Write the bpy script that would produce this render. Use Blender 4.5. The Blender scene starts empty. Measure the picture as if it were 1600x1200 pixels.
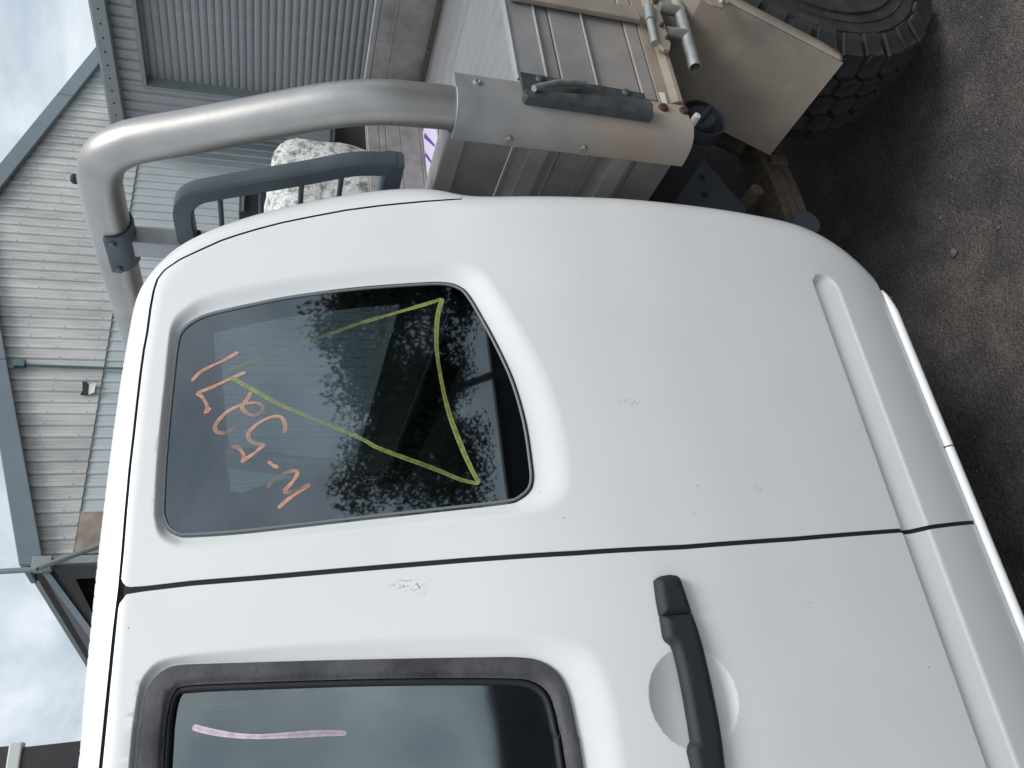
import bpy, bmesh, math, random
import numpy as np
from mathutils import Vector, Matrix
from mathutils.geometry import delaunay_2d_cdt

random.seed(7); rng = np.random.default_rng(7)
scene = bpy.context.scene
col = scene.collection

# ------------------------------------------------------------------ camera
# World axes: X towards the truck's tail, Y away from the photographer, Z up.
FPX, CXP, CYP, CAMH = 1190.0, 800.0, 600.0, 1.53
def _cam(x, y): return np.array([-(y-CYP), -(x-CXP), FPX])
_A, _B = _cam(463, -1807), _cam(395, 1880)           # two points of the horizon
_Z = np.cross(_A, _B); _Z /= np.linalg.norm(_Z); _Z = _Z if _Z[1] > 0 else -_Z
_X = _A-np.dot(_A, _Z)*_Z; _X /= np.linalg.norm(_X)
_Y = -np.cross(_Z, _X)
WM = np.array([_X, _Y, _Z]); CAM = np.array([0, 0, CAMH])
cd = bpy.data.cameras.new('camera'); cam = bpy.data.objects.new('camera', cd); col.objects.link(cam)
cd.sensor_width = 36; cd.lens = 36*FPX/1600; cd.clip_start = 0.02; cd.clip_end = 2000
r_, u_, f_ = WM[:, 0], WM[:, 1], WM[:, 2]            # photographer's right, up, forward; phone held on its side
cam.matrix_world = Matrix(((-u_[0], r_[0], -f_[0], 0), (-u_[1], r_[1], -f_[1], 0), (-u_[2], r_[2], -f_[2], CAMH), (0, 0, 0, 1)))
scene.camera = cam
scene.render.resolution_x, scene.render.resolution_y = 1024, 768

# ------------------------------------------------------------------ sky, sun, exposure
SUN_DIR = Vector((0.22, -0.42, 0.90)).normalized()
world = bpy.data.worlds.new('World'); scene.world = world; world.use_nodes = True
nt = world.node_tree; nt.nodes.clear()
def wn(t, **k):
    n = nt.nodes.new(t)
    for a, b in k.items(): setattr(n, a, b)
    return n
sky = wn('ShaderNodeTexSky', sky_type='NISHITA', sun_disc=False)
sky.sun_elevation = math.asin(SUN_DIR.z); sky.sun_rotation = math.atan2(SUN_DIR.x, SUN_DIR.y)
sky.dust_density = 2.0
tc = wn('ShaderNodeTexCoord'); mp = wn('ShaderNodeMapping')
mp.inputs['Scale'].default_value = (1, 1, 1.3); mp.inputs['Location'].default_value = (0.35, 0.1, 0.2)
no = wn('ShaderNodeTexNoise'); no.inputs['Scale'].default_value = 3.6; no.inputs['Detail'].default_value = 7; no.inputs['Roughness'].default_value = 0.56; no.inputs['Distortion'].default_value = 0.5
cr = wn('ShaderNodeValToRGB')
cr.color_ramp.elements[0].position = 0.36; cr.color_ramp.elements[0].color = (0.40, 0.48, 0.56, 1)
e = cr.color_ramp.elements.new(0.50); e.color = (0.62, 0.68, 0.73, 1)
cr.color_ramp.elements[-1].position = 0.67; cr.color_ramp.elements[-1].color = (0.93, 0.97, 1.0, 1)
b1 = wn('ShaderNodeBackground'); b1.inputs[1].default_value = 0.1
b2 = wn('ShaderNodeBackground'); b2.inputs[1].default_value = 0.80
mx = wn('ShaderNodeMixShader'); mx.inputs[0].default_value = 0.9
ow = wn('ShaderNodeOutputWorld')
L = nt.links.new
L(tc.outputs['Generated'], mp.inputs[0]); L(mp.outputs[0], no.inputs[0]); L(no.outputs[0], cr.inputs[0])
L(sky.outputs[0], b1.inputs[0]); L(cr.outputs[0], b2.inputs[0]); L(b1.outputs[0], mx.inputs[1]); L(b2.outputs[0], mx.inputs[2]); L(mx.outputs[0], ow.inputs[0])
sd = bpy.data.lights.new('sun', 'SUN'); sd.energy = 1.5; sd.angle = math.radians(24); sd.color = (1, 0.98, 0.95)
sun = bpy.data.objects.new('sun', sd); col.objects.link(sun)
sun.rotation_euler = SUN_DIR.to_track_quat('Z', 'Y').to_euler()
vs = scene.view_settings; vs.view_transform = 'Standard'; vs.look = 'None'; vs.exposure = 0.6; vs.gamma = 1; vs.use_curve_mapping = False

# ------------------------------------------------------------------ helpers: points
def ray(x, y): return WM @ _cam(x, y)
def onY(x, y, Y): d = ray(x, y); return CAM+d*(Y/d[1])
def onX(x, y, X): d = ray(x, y); return CAM+d*(X/d[0])
def onZ(x, y, z): d = ray(x, y); return CAM+d*((z-CAMH)/d[2])
def smooth(t): t = np.clip(t, 0, 1); return t*t*(3-2*t)
def catmull(P, n=8, closed=False):
    P = [np.asarray(p, float) for p in P]; out = []; m = len(P)
    rngi = range(m) if closed else range(m-1)
    for i in rngi:
        if closed: a, b, c, d = P[(i-1) % m], P[i], P[(i+1) % m], P[(i+2) % m]
        else: a, b, c, d = P[max(i-1, 0)], P[i], P[i+1], P[min(i+2, m-1)]
        for k in range(n):
            t = k/n
            out.append(0.5*((2*b)+(c-a)*t+(2*a-5*b+4*c-d)*t*t+(3*b-a-3*c+d)*t**3))
    if not closed: out.append(P[-1])
    return np.array(out)
def resample(P, step, closed=False):
    P = np.asarray(P, float)
    if closed: P = np.vstack([P, P[:1]])
    s = np.concatenate([[0], np.cumsum(np.linalg.norm(np.diff(P, axis=0), axis=1))])
    n = max(2, int(round(s[-1]/step)))
    t = np.linspace(0, s[-1], n+1)
    if closed: t = t[:-1]
    return np.stack([np.interp(t, s, P[:, k]) for k in range(P.shape[1])], 1)
def seg_dist(pts, poly, closed=False, param=None):
    """distance of each point to a polyline; optionally interpolates a value stored per vertex"""
    pts = np.asarray(pts, float); A = np.asarray(poly, float)
    B = np.roll(A, -1, 0) if closed else A[1:]
    if not closed: A0 = A[:-1]
    else: A0 = A
    AB = B-A0; L2 = np.maximum((AB**2).sum(1), 1e-14)
    best = np.full(len(pts), 1e9); val = np.zeros(len(pts))
    for s in range(0, len(pts), 4000):
        p = pts[s:s+4000]
        ap = p[:, None, :]-A0[None]
        t = np.clip((ap*AB[None]).sum(2)/L2[None], 0, 1)
        d = np.sqrt(((ap-AB[None]*t[..., None])**2).sum(2))
        i = d.argmin(1); k = np.arange(len(p)); best[s:s+4000] = d[k, i]
        if param is not None:
            pa = np.asarray(param); pb = np.roll(pa, -1) if closed else pa[1:]
            val[s:s+4000] = pa[:len(A0)][i]*(1-t[k, i])+pb[i]*t[k, i]
    return (best, val) if param is not None else best
def inside(pts, poly):
    pts = np.asarray(pts, float); P = np.asarray(poly, float); Q = np.roll(P, -1, 0)
    c = np.zeros(len(pts), bool)
    for a, b in zip(P, Q):
        m = (a[1] > pts[:, 1]) != (b[1] > pts[:, 1])
        with np.errstate(divide='ignore', invalid='ignore'):
            xx = (b[0]-a[0])*(pts[:, 1]-a[1])/(b[1]-a[1])+a[0]
        c ^= m & (pts[:, 0] < xx)
    return c

# ------------------------------------------------------------------ helpers: materials
MATS = {}
def mat(name, base, rough=0.5, metal=0.0, noise=0.0, nscale=8.0, bump=0.0, bscale=60.0, col2=None, thresh=(0.4, 0.65), dust=None, coat=0.0, coat_r=0.1, coords='Object', stretch=(1, 1, 1), rnd=0.0, spec=0.5):
    m = bpy.data.materials.new(name); m.use_nodes = True; N = m.node_tree.nodes; l = m.node_tree.links.new
    p = N['Principled BSDF']; p.inputs['Roughness'].default_value = rough; p.inputs['Metallic'].default_value = metal
    p.inputs['Coat Weight'].default_value = coat; p.inputs['Coat Roughness'].default_value = coat_r
    p.inputs['Specular IOR Level'].default_value = spec
    t = N.new('ShaderNodeTexCoord'); mapn = N.new('ShaderNodeMapping'); mapn.inputs['Scale'].default_value = stretch
    l(t.outputs[coords], mapn.inputs[0])
    c = N.new('ShaderNodeRGB'); c.outputs[0].default_value = (*base, 1); cur = c.outputs[0]
    def noise_node(scale, det=6):
        n = N.new('ShaderNodeTexNoise'); n.inputs['Scale'].default_value = scale; n.inputs['Detail'].default_value = det; l(mapn.outputs[0], n.inputs[0]); return n
    if col2 is not None:
        n = noise_node(nscale); rmp = N.new('ShaderNodeMapRange'); rmp.inputs[1].default_value, rmp.inputs[2].default_value = thresh
        l(n.outputs[0], rmp.inputs[0]); mi = N.new('ShaderNodeMix'); mi.data_type = 'RGBA'; l(rmp.outputs[0], mi.inputs[0]); l(cur, mi.inputs[6]); mi.inputs[7].default_value = (*col2, 1); cur = mi.outputs[2]
    if noise:
        n = noise_node(nscale*3.1); rmp = N.new('ShaderNodeMapRange'); rmp.inputs[3].default_value = 1-noise; rmp.inputs[4].default_value = 1+noise; rmp.inputs[1].default_value = 0.3; rmp.inputs[2].default_value = 0.7
        l(n.outputs[0], rmp.inputs[0]); mi = N.new('ShaderNodeMix'); mi.data_type = 'RGBA'; mi.blend_type = 'MULTIPLY'; mi.inputs[0].default_value = 1
        l(cur, mi.inputs[6]); l(rmp.outputs[0], mi.inputs[7]); cur = mi.outputs[2]
    if rnd:
        oi = N.new('ShaderNodeObjectInfo'); rmp = N.new('ShaderNodeMapRange'); rmp.inputs[3].default_value = 1-rnd; rmp.inputs[4].default_value = 1+rnd
        l(oi.outputs['Random'], rmp.inputs[0]); mi = N.new('ShaderNodeMix'); mi.data_type = 'RGBA'; mi.blend_type = 'MULTIPLY'; mi.inputs[0].default_value = 1
        l(cur, mi.inputs[6]); l(rmp.outputs[0], mi.inputs[7]); cur = mi.outputs[2]
    if dust is not None:
        # road dust: (colour, height where it is thick, height where it ends, strength); patchy
        dc, z0, z1, st = dust
        g = N.new('ShaderNodeNewGeometry'); sp = N.new('ShaderNodeSeparateXYZ'); l(g.outputs['Position'], sp.inputs[0])
        r1 = N.new('ShaderNodeMapRange'); r1.inputs[1].default_value = z1; r1.inputs[2].default_value = z0; l(sp.outputs[2], r1.inputs[0])
        n = noise_node(9, 8); r2 = N.new('ShaderNodeMapRange'); r2.inputs[1].default_value = 0.3; r2.inputs[2].default_value = 0.7; r2.inputs[3].default_value = 0.45*st; r2.inputs[4].default_value = st
        l(n.outputs[0], r2.inputs[0])
        mu = N.new('ShaderNodeMath'); mu.operation = 'MULTIPLY'; l(r1.outputs[0], mu.inputs[0]); l(r2.outputs[0], mu.inputs[1])
        mi = N.new('ShaderNodeMix'); mi.data_type = 'RGBA'; l(mu.outputs[0], mi.inputs[0]); l(cur, mi.inputs[6]); mi.inputs[7].default_value = (*dc, 1); cur = mi.outputs[2]
        mm = N.new('ShaderNodeMapRange'); mm.inputs[3].default_value = metal; mm.inputs[4].default_value = 0; l(mu.outputs[0], mm.inputs[0]); l(mm.outputs[0], p.inputs['Metallic'])
        mr = N.new('ShaderNodeMapRange'); mr.inputs[3].default_value = rough; mr.inputs[4].default_value = 0.85; l(mu.outputs[0], mr.inputs[0]); l(mr.outputs[0], p.inputs['Roughness'])
    l(cur, p.inputs['Base Color'])
    if bump:
        n = noise_node(bscale, 4); b = N.new('ShaderNodeBump'); b.inputs['Strength'].default_value = bump; b.inputs['Distance'].default_value = 0.004; l(n.outputs[0], b.inputs['Height']); l(b.outputs[0], p.inputs['Normal'])
    MATS[name] = m; return m
def glass_mat(name, tint, ior=1.5, wav=0.0, rough=0.012, tone=(0.80, 0.91, 1)):
    m = bpy.data.materials.new(name); m.use_nodes = True; N = m.node_tree.nodes; l = m.node_tree.links.new; N.clear()
    o = N.new('ShaderNodeOutputMaterial'); mx = N.new('ShaderNodeMixShader'); tr = N.new('ShaderNodeBsdfTransparent'); gl = N.new('ShaderNodeBsdfGlossy'); lw = N.new('ShaderNodeLayerWeight'); pw = N.new('ShaderNodeMath'); pw.operation = 'POWER'; pw.inputs[1].default_value = 5; fr = N.new('ShaderNodeMapRange')
    f0 = ((ior-1)/(ior+1))**2; fr.inputs[3].default_value = f0; fr.inputs[4].default_value = 1.0; lw.inputs[0].default_value = 0.5; l(lw.outputs['Facing'], pw.inputs[0]); l(pw.outputs[0], fr.inputs[0])
    tr.inputs[0].default_value = (*tint, 1); gl.inputs['Roughness'].default_value = rough; gl.inputs[0].default_value = (*tone, 1)
    if wav:
        t = N.new('ShaderNodeTexCoord'); n = N.new('ShaderNodeTexNoise'); n.inputs['Scale'].default_value = 5; l(t.outputs['Object'], n.inputs[0])
        b = N.new('ShaderNodeBump'); b.inputs['Strength'].default_value = wav; b.inputs['Distance'].default_value = 0.01; l(n.outputs[0], b.inputs['Height']); l(b.outputs[0], gl.inputs['Normal'])
    l(fr.outputs[0], mx.inputs[0]); l(tr.outputs[0], mx.inputs[1]); l(gl.outputs[0], mx.inputs[2]); l(mx.outputs[0], o.inputs[0]); return m
def marker_mat(name, c, a0, a1):
    """paint-marker ink on glass, thin where the pen ran dry ('ink' attribute)"""
    m = bpy.data.materials.new(name); m.use_nodes = True; N = m.node_tree.nodes; l = m.node_tree.links.new
    p = N['Principled BSDF']; p.inputs['Base Color'].default_value = (*c, 1); p.inputs['Roughness'].default_value = 0.6
    at = N.new('ShaderNodeAttribute'); at.attribute_name = 'ink'
    t = N.new('ShaderNodeTexCoord'); n = N.new('ShaderNodeTexNoise'); n.inputs['Scale'].default_value = 120; l(t.outputs['Object'], n.inputs[0])
    r = N.new('ShaderNodeMapRange'); r.inputs[1].default_value = 0.35; r.inputs[2].default_value = 0.6; r.inputs[3].default_value = a0; r.inputs[4].default_value = a1; l(n.outputs[0], r.inputs[0])
    mu = N.new('ShaderNodeMath'); mu.operation = 'MULTIPLY'; l(at.outputs['Fac'], mu.inputs[0]); l(r.outputs[0], mu.inputs[1]); l(mu.outputs[0], p.inputs['Alpha'])
    return m

TAN = (0.36, 0.27, 0.19)
paint = mat('white_paint', (0.80, 0.81, 0.815), 0.42, coat=0.55, coat_r=0.12, noise=0.03, nscale=1.3, col2=(0.76, 0.765, 0.76), thresh=(0.45, 0.75), bump=0.012, bscale=9)
def add_scuffs(m):
    # a few grey rub marks and specks in the paint film
    N = m.node_tree.nodes; l = m.node_tree.links.new; p = N['Principled BSDF']; src = p.inputs['Base Color'].links[0].from_socket
    g = N.new('ShaderNodeNewGeometry'); v = N.new('ShaderNodeTexVoronoi'); v.inputs['Scale'].default_value = 26; l(g.outputs['Position'], v.inputs[0])
    n1 = N.new('ShaderNodeTexNoise'); n1.inputs['Scale'].default_value = 700; l(g.outputs['Position'], n1.inputs[0])
    lt = N.new('ShaderNodeMath'); lt.operation = 'LESS_THAN'; lt.inputs[1].default_value = 0.028; l(v.outputs['Distance'], lt.inputs[0])
    sep = N.new('ShaderNodeSeparateColor'); l(v.outputs['Color'], sep.inputs[0]); ra = N.new('ShaderNodeMath'); ra.operation = 'LESS_THAN'; ra.inputs[1].default_value = 0.22; l(sep.outputs[0], ra.inputs[0])
    sp = N.new('ShaderNodeMath'); sp.operation = 'MULTIPLY'; l(lt.outputs[0], sp.inputs[0]); l(ra.outputs[0], sp.inputs[1])
    tot = sp.outputs[0]
    for (c, rad, amt) in SCUFFS:
        vd = N.new('ShaderNodeVectorMath'); vd.operation = 'SUBTRACT'; vd.inputs[1].default_value = c; l(g.outputs['Position'], vd.inputs[0])
        vm = N.new('ShaderNodeVectorMath'); vm.operation = 'MULTIPLY'; vm.inputs[1].default_value = (1/rad[0], 0, 1/rad[1]); l(vd.outputs[0], vm.inputs[0])
        ln = N.new('ShaderNodeVectorMath'); ln.operation = 'LENGTH'; l(vm.outputs[0], ln.inputs[0])
        r = N.new('ShaderNodeMapRange'); r.inputs[1].default_value = 1; r.inputs[2].default_value = 0.3; r.inputs[3].default_value = 0; r.inputs[4].default_value = 1; l(ln.outputs['Value'], r.inputs[0])
        n2 = N.new('ShaderNodeTexNoise'); n2.inputs['Scale'].default_value = 240; n2.inputs['Detail'].default_value = 3; l(g.outputs['Position'], n2.inputs[0])
        r2 = N.new('ShaderNodeMapRange'); r2.inputs[1].default_value = 0.54; r2.inputs[2].default_value = 0.62; r2.inputs[3].default_value = 0; r2.inputs[4].default_value = amt; l(n2.outputs[0], r2.inputs[0])
        mu = N.new('ShaderNodeMath'); mu.operation = 'MULTIPLY'; l(r.outputs[0], mu.inputs[0]); l(r2.outputs[0], mu.inputs[1])
        ad = N.new('ShaderNodeMath'); ad.operation = 'ADD'; ad.use_clamp = True; l(tot, ad.inputs[0]); l(mu.outputs[0], ad.inputs[1]); tot = ad.outputs[0]
    mi = N.new('ShaderNodeMix'); mi.data_type = 'RGBA'; l(tot, mi.inputs[0]); l(src, mi.inputs[6]); mi.inputs[7].default_value = (0.28, 0.28, 0.28, 1); l(mi.outputs[2], p.inputs['Base Color'])

gap_black = mat('gap_black', (0.012, 0.013, 0.016), 0.8)
trim_dark = mat('interior_trim', (0.045, 0.05, 0.055), 0.85, noise=0.1)
seat_cloth = mat('seat_cloth', (0.07, 0.08, 0.09), 0.95, noise=0.15, nscale=30)
black_plastic = mat('black_plastic', (0.020, 0.024, 0.030), 0.66, noise=0.05, nscale=20)
rubber = mat('weathered_rubber', (0.085, 0.085, 0.093), 0.75, col2=(0.04, 0.041, 0.046), nscale=14, thresh=(0.45, 0.7), noise=0.2, bump=0.2, bscale=150)
lip_black = mat('lip_black', (0.008, 0.009, 0.011), 0.6)
trim_grey = mat('glass_edge_trim', (0.18, 0.20, 0.21), 0.5)
glass_r = glass_mat('rear_glass', (0.75, 0.8, 0.8), 1.5)
glass_q = glass_mat('tinted_glass', (0.15, 0.195, 0.215), 2.25, rough=0.022)
glass_d = glass_mat('door_glass', (0.34, 0.42, 0.40), 3.1, wav=0.08, rough=0.06, tone=(0.86, 0.95, 0.93))
ink_orange = marker_mat('orange_marker', (0.78, 0.40, 0.28), 0.65, 0.95)
ink_green = marker_mat('yellow_green_marker', (0.36, 0.42, 0.11), 0.5, 0.8)
ink_pink = marker_mat('pink_marker', (0.85, 0.68, 0.78), 0.75, 1.0)
satin = mat('satin_tube', (0.46, 0.45, 0.435), 0.47, metal=1.0, noise=0.06, nscale=6, col2=(0.40, 0.385, 0.37), thresh=(0.45, 0.75), bump=0.05, bscale=90)
alu = mat('weathered_aluminium', (0.42, 0.43, 0.44), 0.55, metal=0.75, noise=0.10, nscale=7, col2=(0.33, 0.34, 0.355), thresh=(0.4, 0.7), dust=(TAN, 0.76, 1.18, 0.75), bump=0.05, bscale=120, rnd=0.05)
alu_post = mat('dusty_post_aluminium', (0.42, 0.43, 0.435), 0.55, metal=0.6, noise=0.10, nscale=7, col2=(0.36, 0.365, 0.37), thresh=(0.4, 0.7), dust=((0.40, 0.30, 0.21), 0.88, 1.20, 1.05), bump=0.05, bscale=120)
alu_floor = mat('tray_floor_metal', (0.40, 0.40, 0.41), 0.42, metal=0.7, noise=0.10, nscale=3, col2=(0.34, 0.33, 0.33), thresh=(0.4, 0.7), stretch=(8, 0.8, 1))
alu_dull = mat('dull_aluminium', (0.33, 0.32, 0.305), 0.6, metal=0.5, noise=0.16, nscale=5, col2=(0.20, 0.19, 0.18), thresh=(0.55, 0.8), bump=0.1, bscale=60)
alu_dusty = mat('dusty_aluminium', (0.36, 0.30, 0.24), 0.75, metal=0.15, noise=0.12, nscale=5, col2=(0.27, 0.24, 0.20), thresh=(0.4, 0.7), bump=0.08, bscale=90)
galv = mat('galvanised_pipe', (0.36, 0.38, 0.37), 0.55, metal=0.6, noise=0.2, nscale=16, col2=TAN, thresh=(0.5, 0.8))
grey_steel = mat('grey_painted_steel', (0.075, 0.096, 0.115), 0.5, noise=0.1, nscale=10, col2=(0.10, 0.12, 0.13), thresh=(0.5, 0.7))
dark_steel = mat('dark_oxidised_steel', (0.075, 0.085, 0.09), 0.55, metal=0.4, noise=0.25, nscale=12, col2=(0.16, 0.16, 0.15), thresh=(0.5, 0.72), bump=0.15, bscale=120)
rust = mat('rusty_bolt', (0.06, 0.028, 0.02), 0.85, noise=0.3, nscale=60)
bolt_grey = mat('zinc_bolt', (0.34, 0.32, 0.30), 0.5, metal=0.5, noise=0.2, nscale=60)
white_sticker = mat('white_sticker', (0.7, 0.7, 0.69), 0.5)
chassis_black = mat('chassis_black', (0.022, 0.024, 0.027), 0.7, noise=0.2, nscale=8, col2=(0.05, 0.042, 0.035), thresh=(0.5, 0.8))
bracket_blue = mat('bracket_primer', (0.055, 0.065, 0.08), 0.6, noise=0.1, nscale=6)
muddy = mat('muddy_steel', (0.11, 0.085, 0.065), 0.9, noise=0.3, nscale=18, bump=0.3, bscale=90)
tyre_m = mat('tyre_rubber', (0.020, 0.020, 0.021), 0.8, noise=0.25, nscale=18, col2=(0.045, 0.043, 0.041), thresh=(0.42, 0.7), bump=0.2, bscale=120)
wheel_m = mat('steel_rim', (0.05, 0.05, 0.052), 0.5, metal=0.5)
lavender = mat('lavender_sheet', (0.66, 0.60, 0.74), 0.5)
purple = mat('purple_ink', (0.12, 0.03, 0.32), 0.5)
clad_cream = mat('weathered_cream_cladding', (0.60, 0.60, 0.58), 0.55, metal=0.0, noise=0.13, nscale=2.2, col2=(0.42, 0.425, 0.42), thresh=(0.42, 0.72), stretch=(1.6, 1.6, 0.4), rnd=0.07)
clad_blue = mat('pale_blue_cladding', (0.53, 0.575, 0.59), 0.45, noise=0.05, nscale=1.5, rnd=0.04)
clad_grey = mat('zinc_grey_cladding', (0.44, 0.45, 0.465), 0.42, metal=0.2, noise=0.06, nscale=1.5, rnd=0.03)
door_grey = mat('roller_door_grey', (0.37, 0.385, 0.395), 0.5, metal=0.0, noise=0.05, nscale=2, rnd=0.04)
flash_grey = mat('grey_flashing', (0.17, 0.215, 0.245), 0.5, noise=0.06, nscale=2)
flash_light = mat('pale_grey_flashing', (0.30, 0.33, 0.34), 0.5, noise=0.08, nscale=3)
board_brown = mat('stained_board', (0.26, 0.21, 0.17), 0.9, noise=0.2, nscale=4, col2=(0.36, 0.31, 0.26), thresh=(0.4, 0.6))
dark_void = mat('dark_shade_and_frame', (0.03, 0.032, 0.036), 0.85, noise=0.2, nscale=4)  # shade of hollows and undersides as near-black colour; also frames and screws
teal = mat('teal_conduit', (0.09, 0.16, 0.18), 0.5)
pipe_grey = mat('grey_conduit', (0.25, 0.28, 0.29), 0.55)
brown_clad = mat('dark_brown_cladding', (0.042, 0.036, 0.038), 0.7, noise=0.1, nscale=3)
navy_clad = mat('dark_slate_cladding', (0.045, 0.055, 0.065), 0.6, noise=0.1, nscale=3)
white_metal = mat('white_gutter', (0.62, 0.63, 0.60), 0.5)
mottled = mat('mottled_white_fabric', (0.66, 0.66, 0.63), 0.85, nscale=17, col2=(0.24, 0.25, 0.24), thresh=(0.48, 0.64), noise=0.35, bump=0.4, bscale=30)
black_box_m = mat('black_polymer', (0.016, 0.018, 0.021), 0.5, noise=0.1)
drum_m = mat('dark_brown_drum', (0.035, 0.03, 0.028), 0.7, noise=0.3, nscale=3)
bark = mat('gum_bark', (0.09, 0.075, 0.06), 0.9, noise=0.25, nscale=3)
leaf_m = mat('gum_leaf', (0.055, 0.075, 0.035), 0.6, noise=0.3, nscale=2)
leaf_m2 = mat('pale_gum_leaf', (0.10, 0.12, 0.065), 0.6, noise=0.3, nscale=2)
stone_m = mat('gravel_stone', (0.13, 0.12, 0.11), 0.9, noise=0.3, nscale=40, col2=(0.05, 0.045, 0.042), thresh=(0.4, 0.6))

def ground_mat():
    m = mat('oily_gravel_asphalt', (0.080, 0.071, 0.066), 0.95, noise=0.30, nscale=3.4, col2=(0.050, 0.045, 0.042), thresh=(0.38, 0.60))
    N = m.node_tree.nodes; l = m.node_tree.links.new; p = N['Principled BSDF']; src = p.inputs['Base Color'].links[0].from_socket
    g = N.new('ShaderNodeNewGeometry')
    v = N.new('ShaderNodeTexVoronoi'); v.inputs['Scale'].default_value = 230; l(g.outputs['Position'], v.inputs[0])
    sep = N.new('ShaderNodeSeparateColor'); l(v.outputs['Color'], sep.inputs[0])
    r = N.new('ShaderNodeMapRange'); r.inputs[1].default_value = 0.0; r.inputs[2].default_value = 1.0; r.inputs[3].default_value = 0.68; r.inputs[4].default_value = 1.38; l(sep.outputs[0], r.inputs[0])
    mi = N.new('ShaderNodeMix'); mi.data_type = 'RGBA'; mi.blend_type = 'MULTIPLY'; mi.inputs[0].default_value = 1; l(src, mi.inputs[6]); l(r.outputs[0], mi.inputs[7])
    gt = N.new('ShaderNodeMath'); gt.operation = 'GREATER_THAN'; gt.inputs[1].default_value = 0.985; l(sep.outputs[1], gt.inputs[0])
    mi2 = N.new('ShaderNodeMix'); mi2.data_type = 'RGBA'; l(gt.outputs[0], mi2.inputs[0]); l(mi.outputs[2], mi2.inputs[6]); mi2.inputs[7].default_value = (0.10, 0.095, 0.09, 1)
    l(mi2.outputs[2], p.inputs['Base Color'])
    n = N.new('ShaderNodeTexNoise'); n.inputs['Scale'].default_value = 55; n.inputs['Detail'].default_value = 6; l(g.outputs['Position'], n.inputs[0])
    ad = N.new('ShaderNodeMath'); ad.operation = 'SUBTRACT'; l(n.outputs[0], ad.inputs[0]); l(v.outputs['Distance'], ad.inputs[1])
    b = N.new('ShaderNodeBump'); b.inputs['Strength'].default_value = 0.7; b.inputs['Distance'].default_value = 0.006; l(ad.outputs[0], b.inputs['Height']); l(b.outputs[0], p.inputs['Normal'])
    return m
ground_m = ground_mat()

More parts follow.
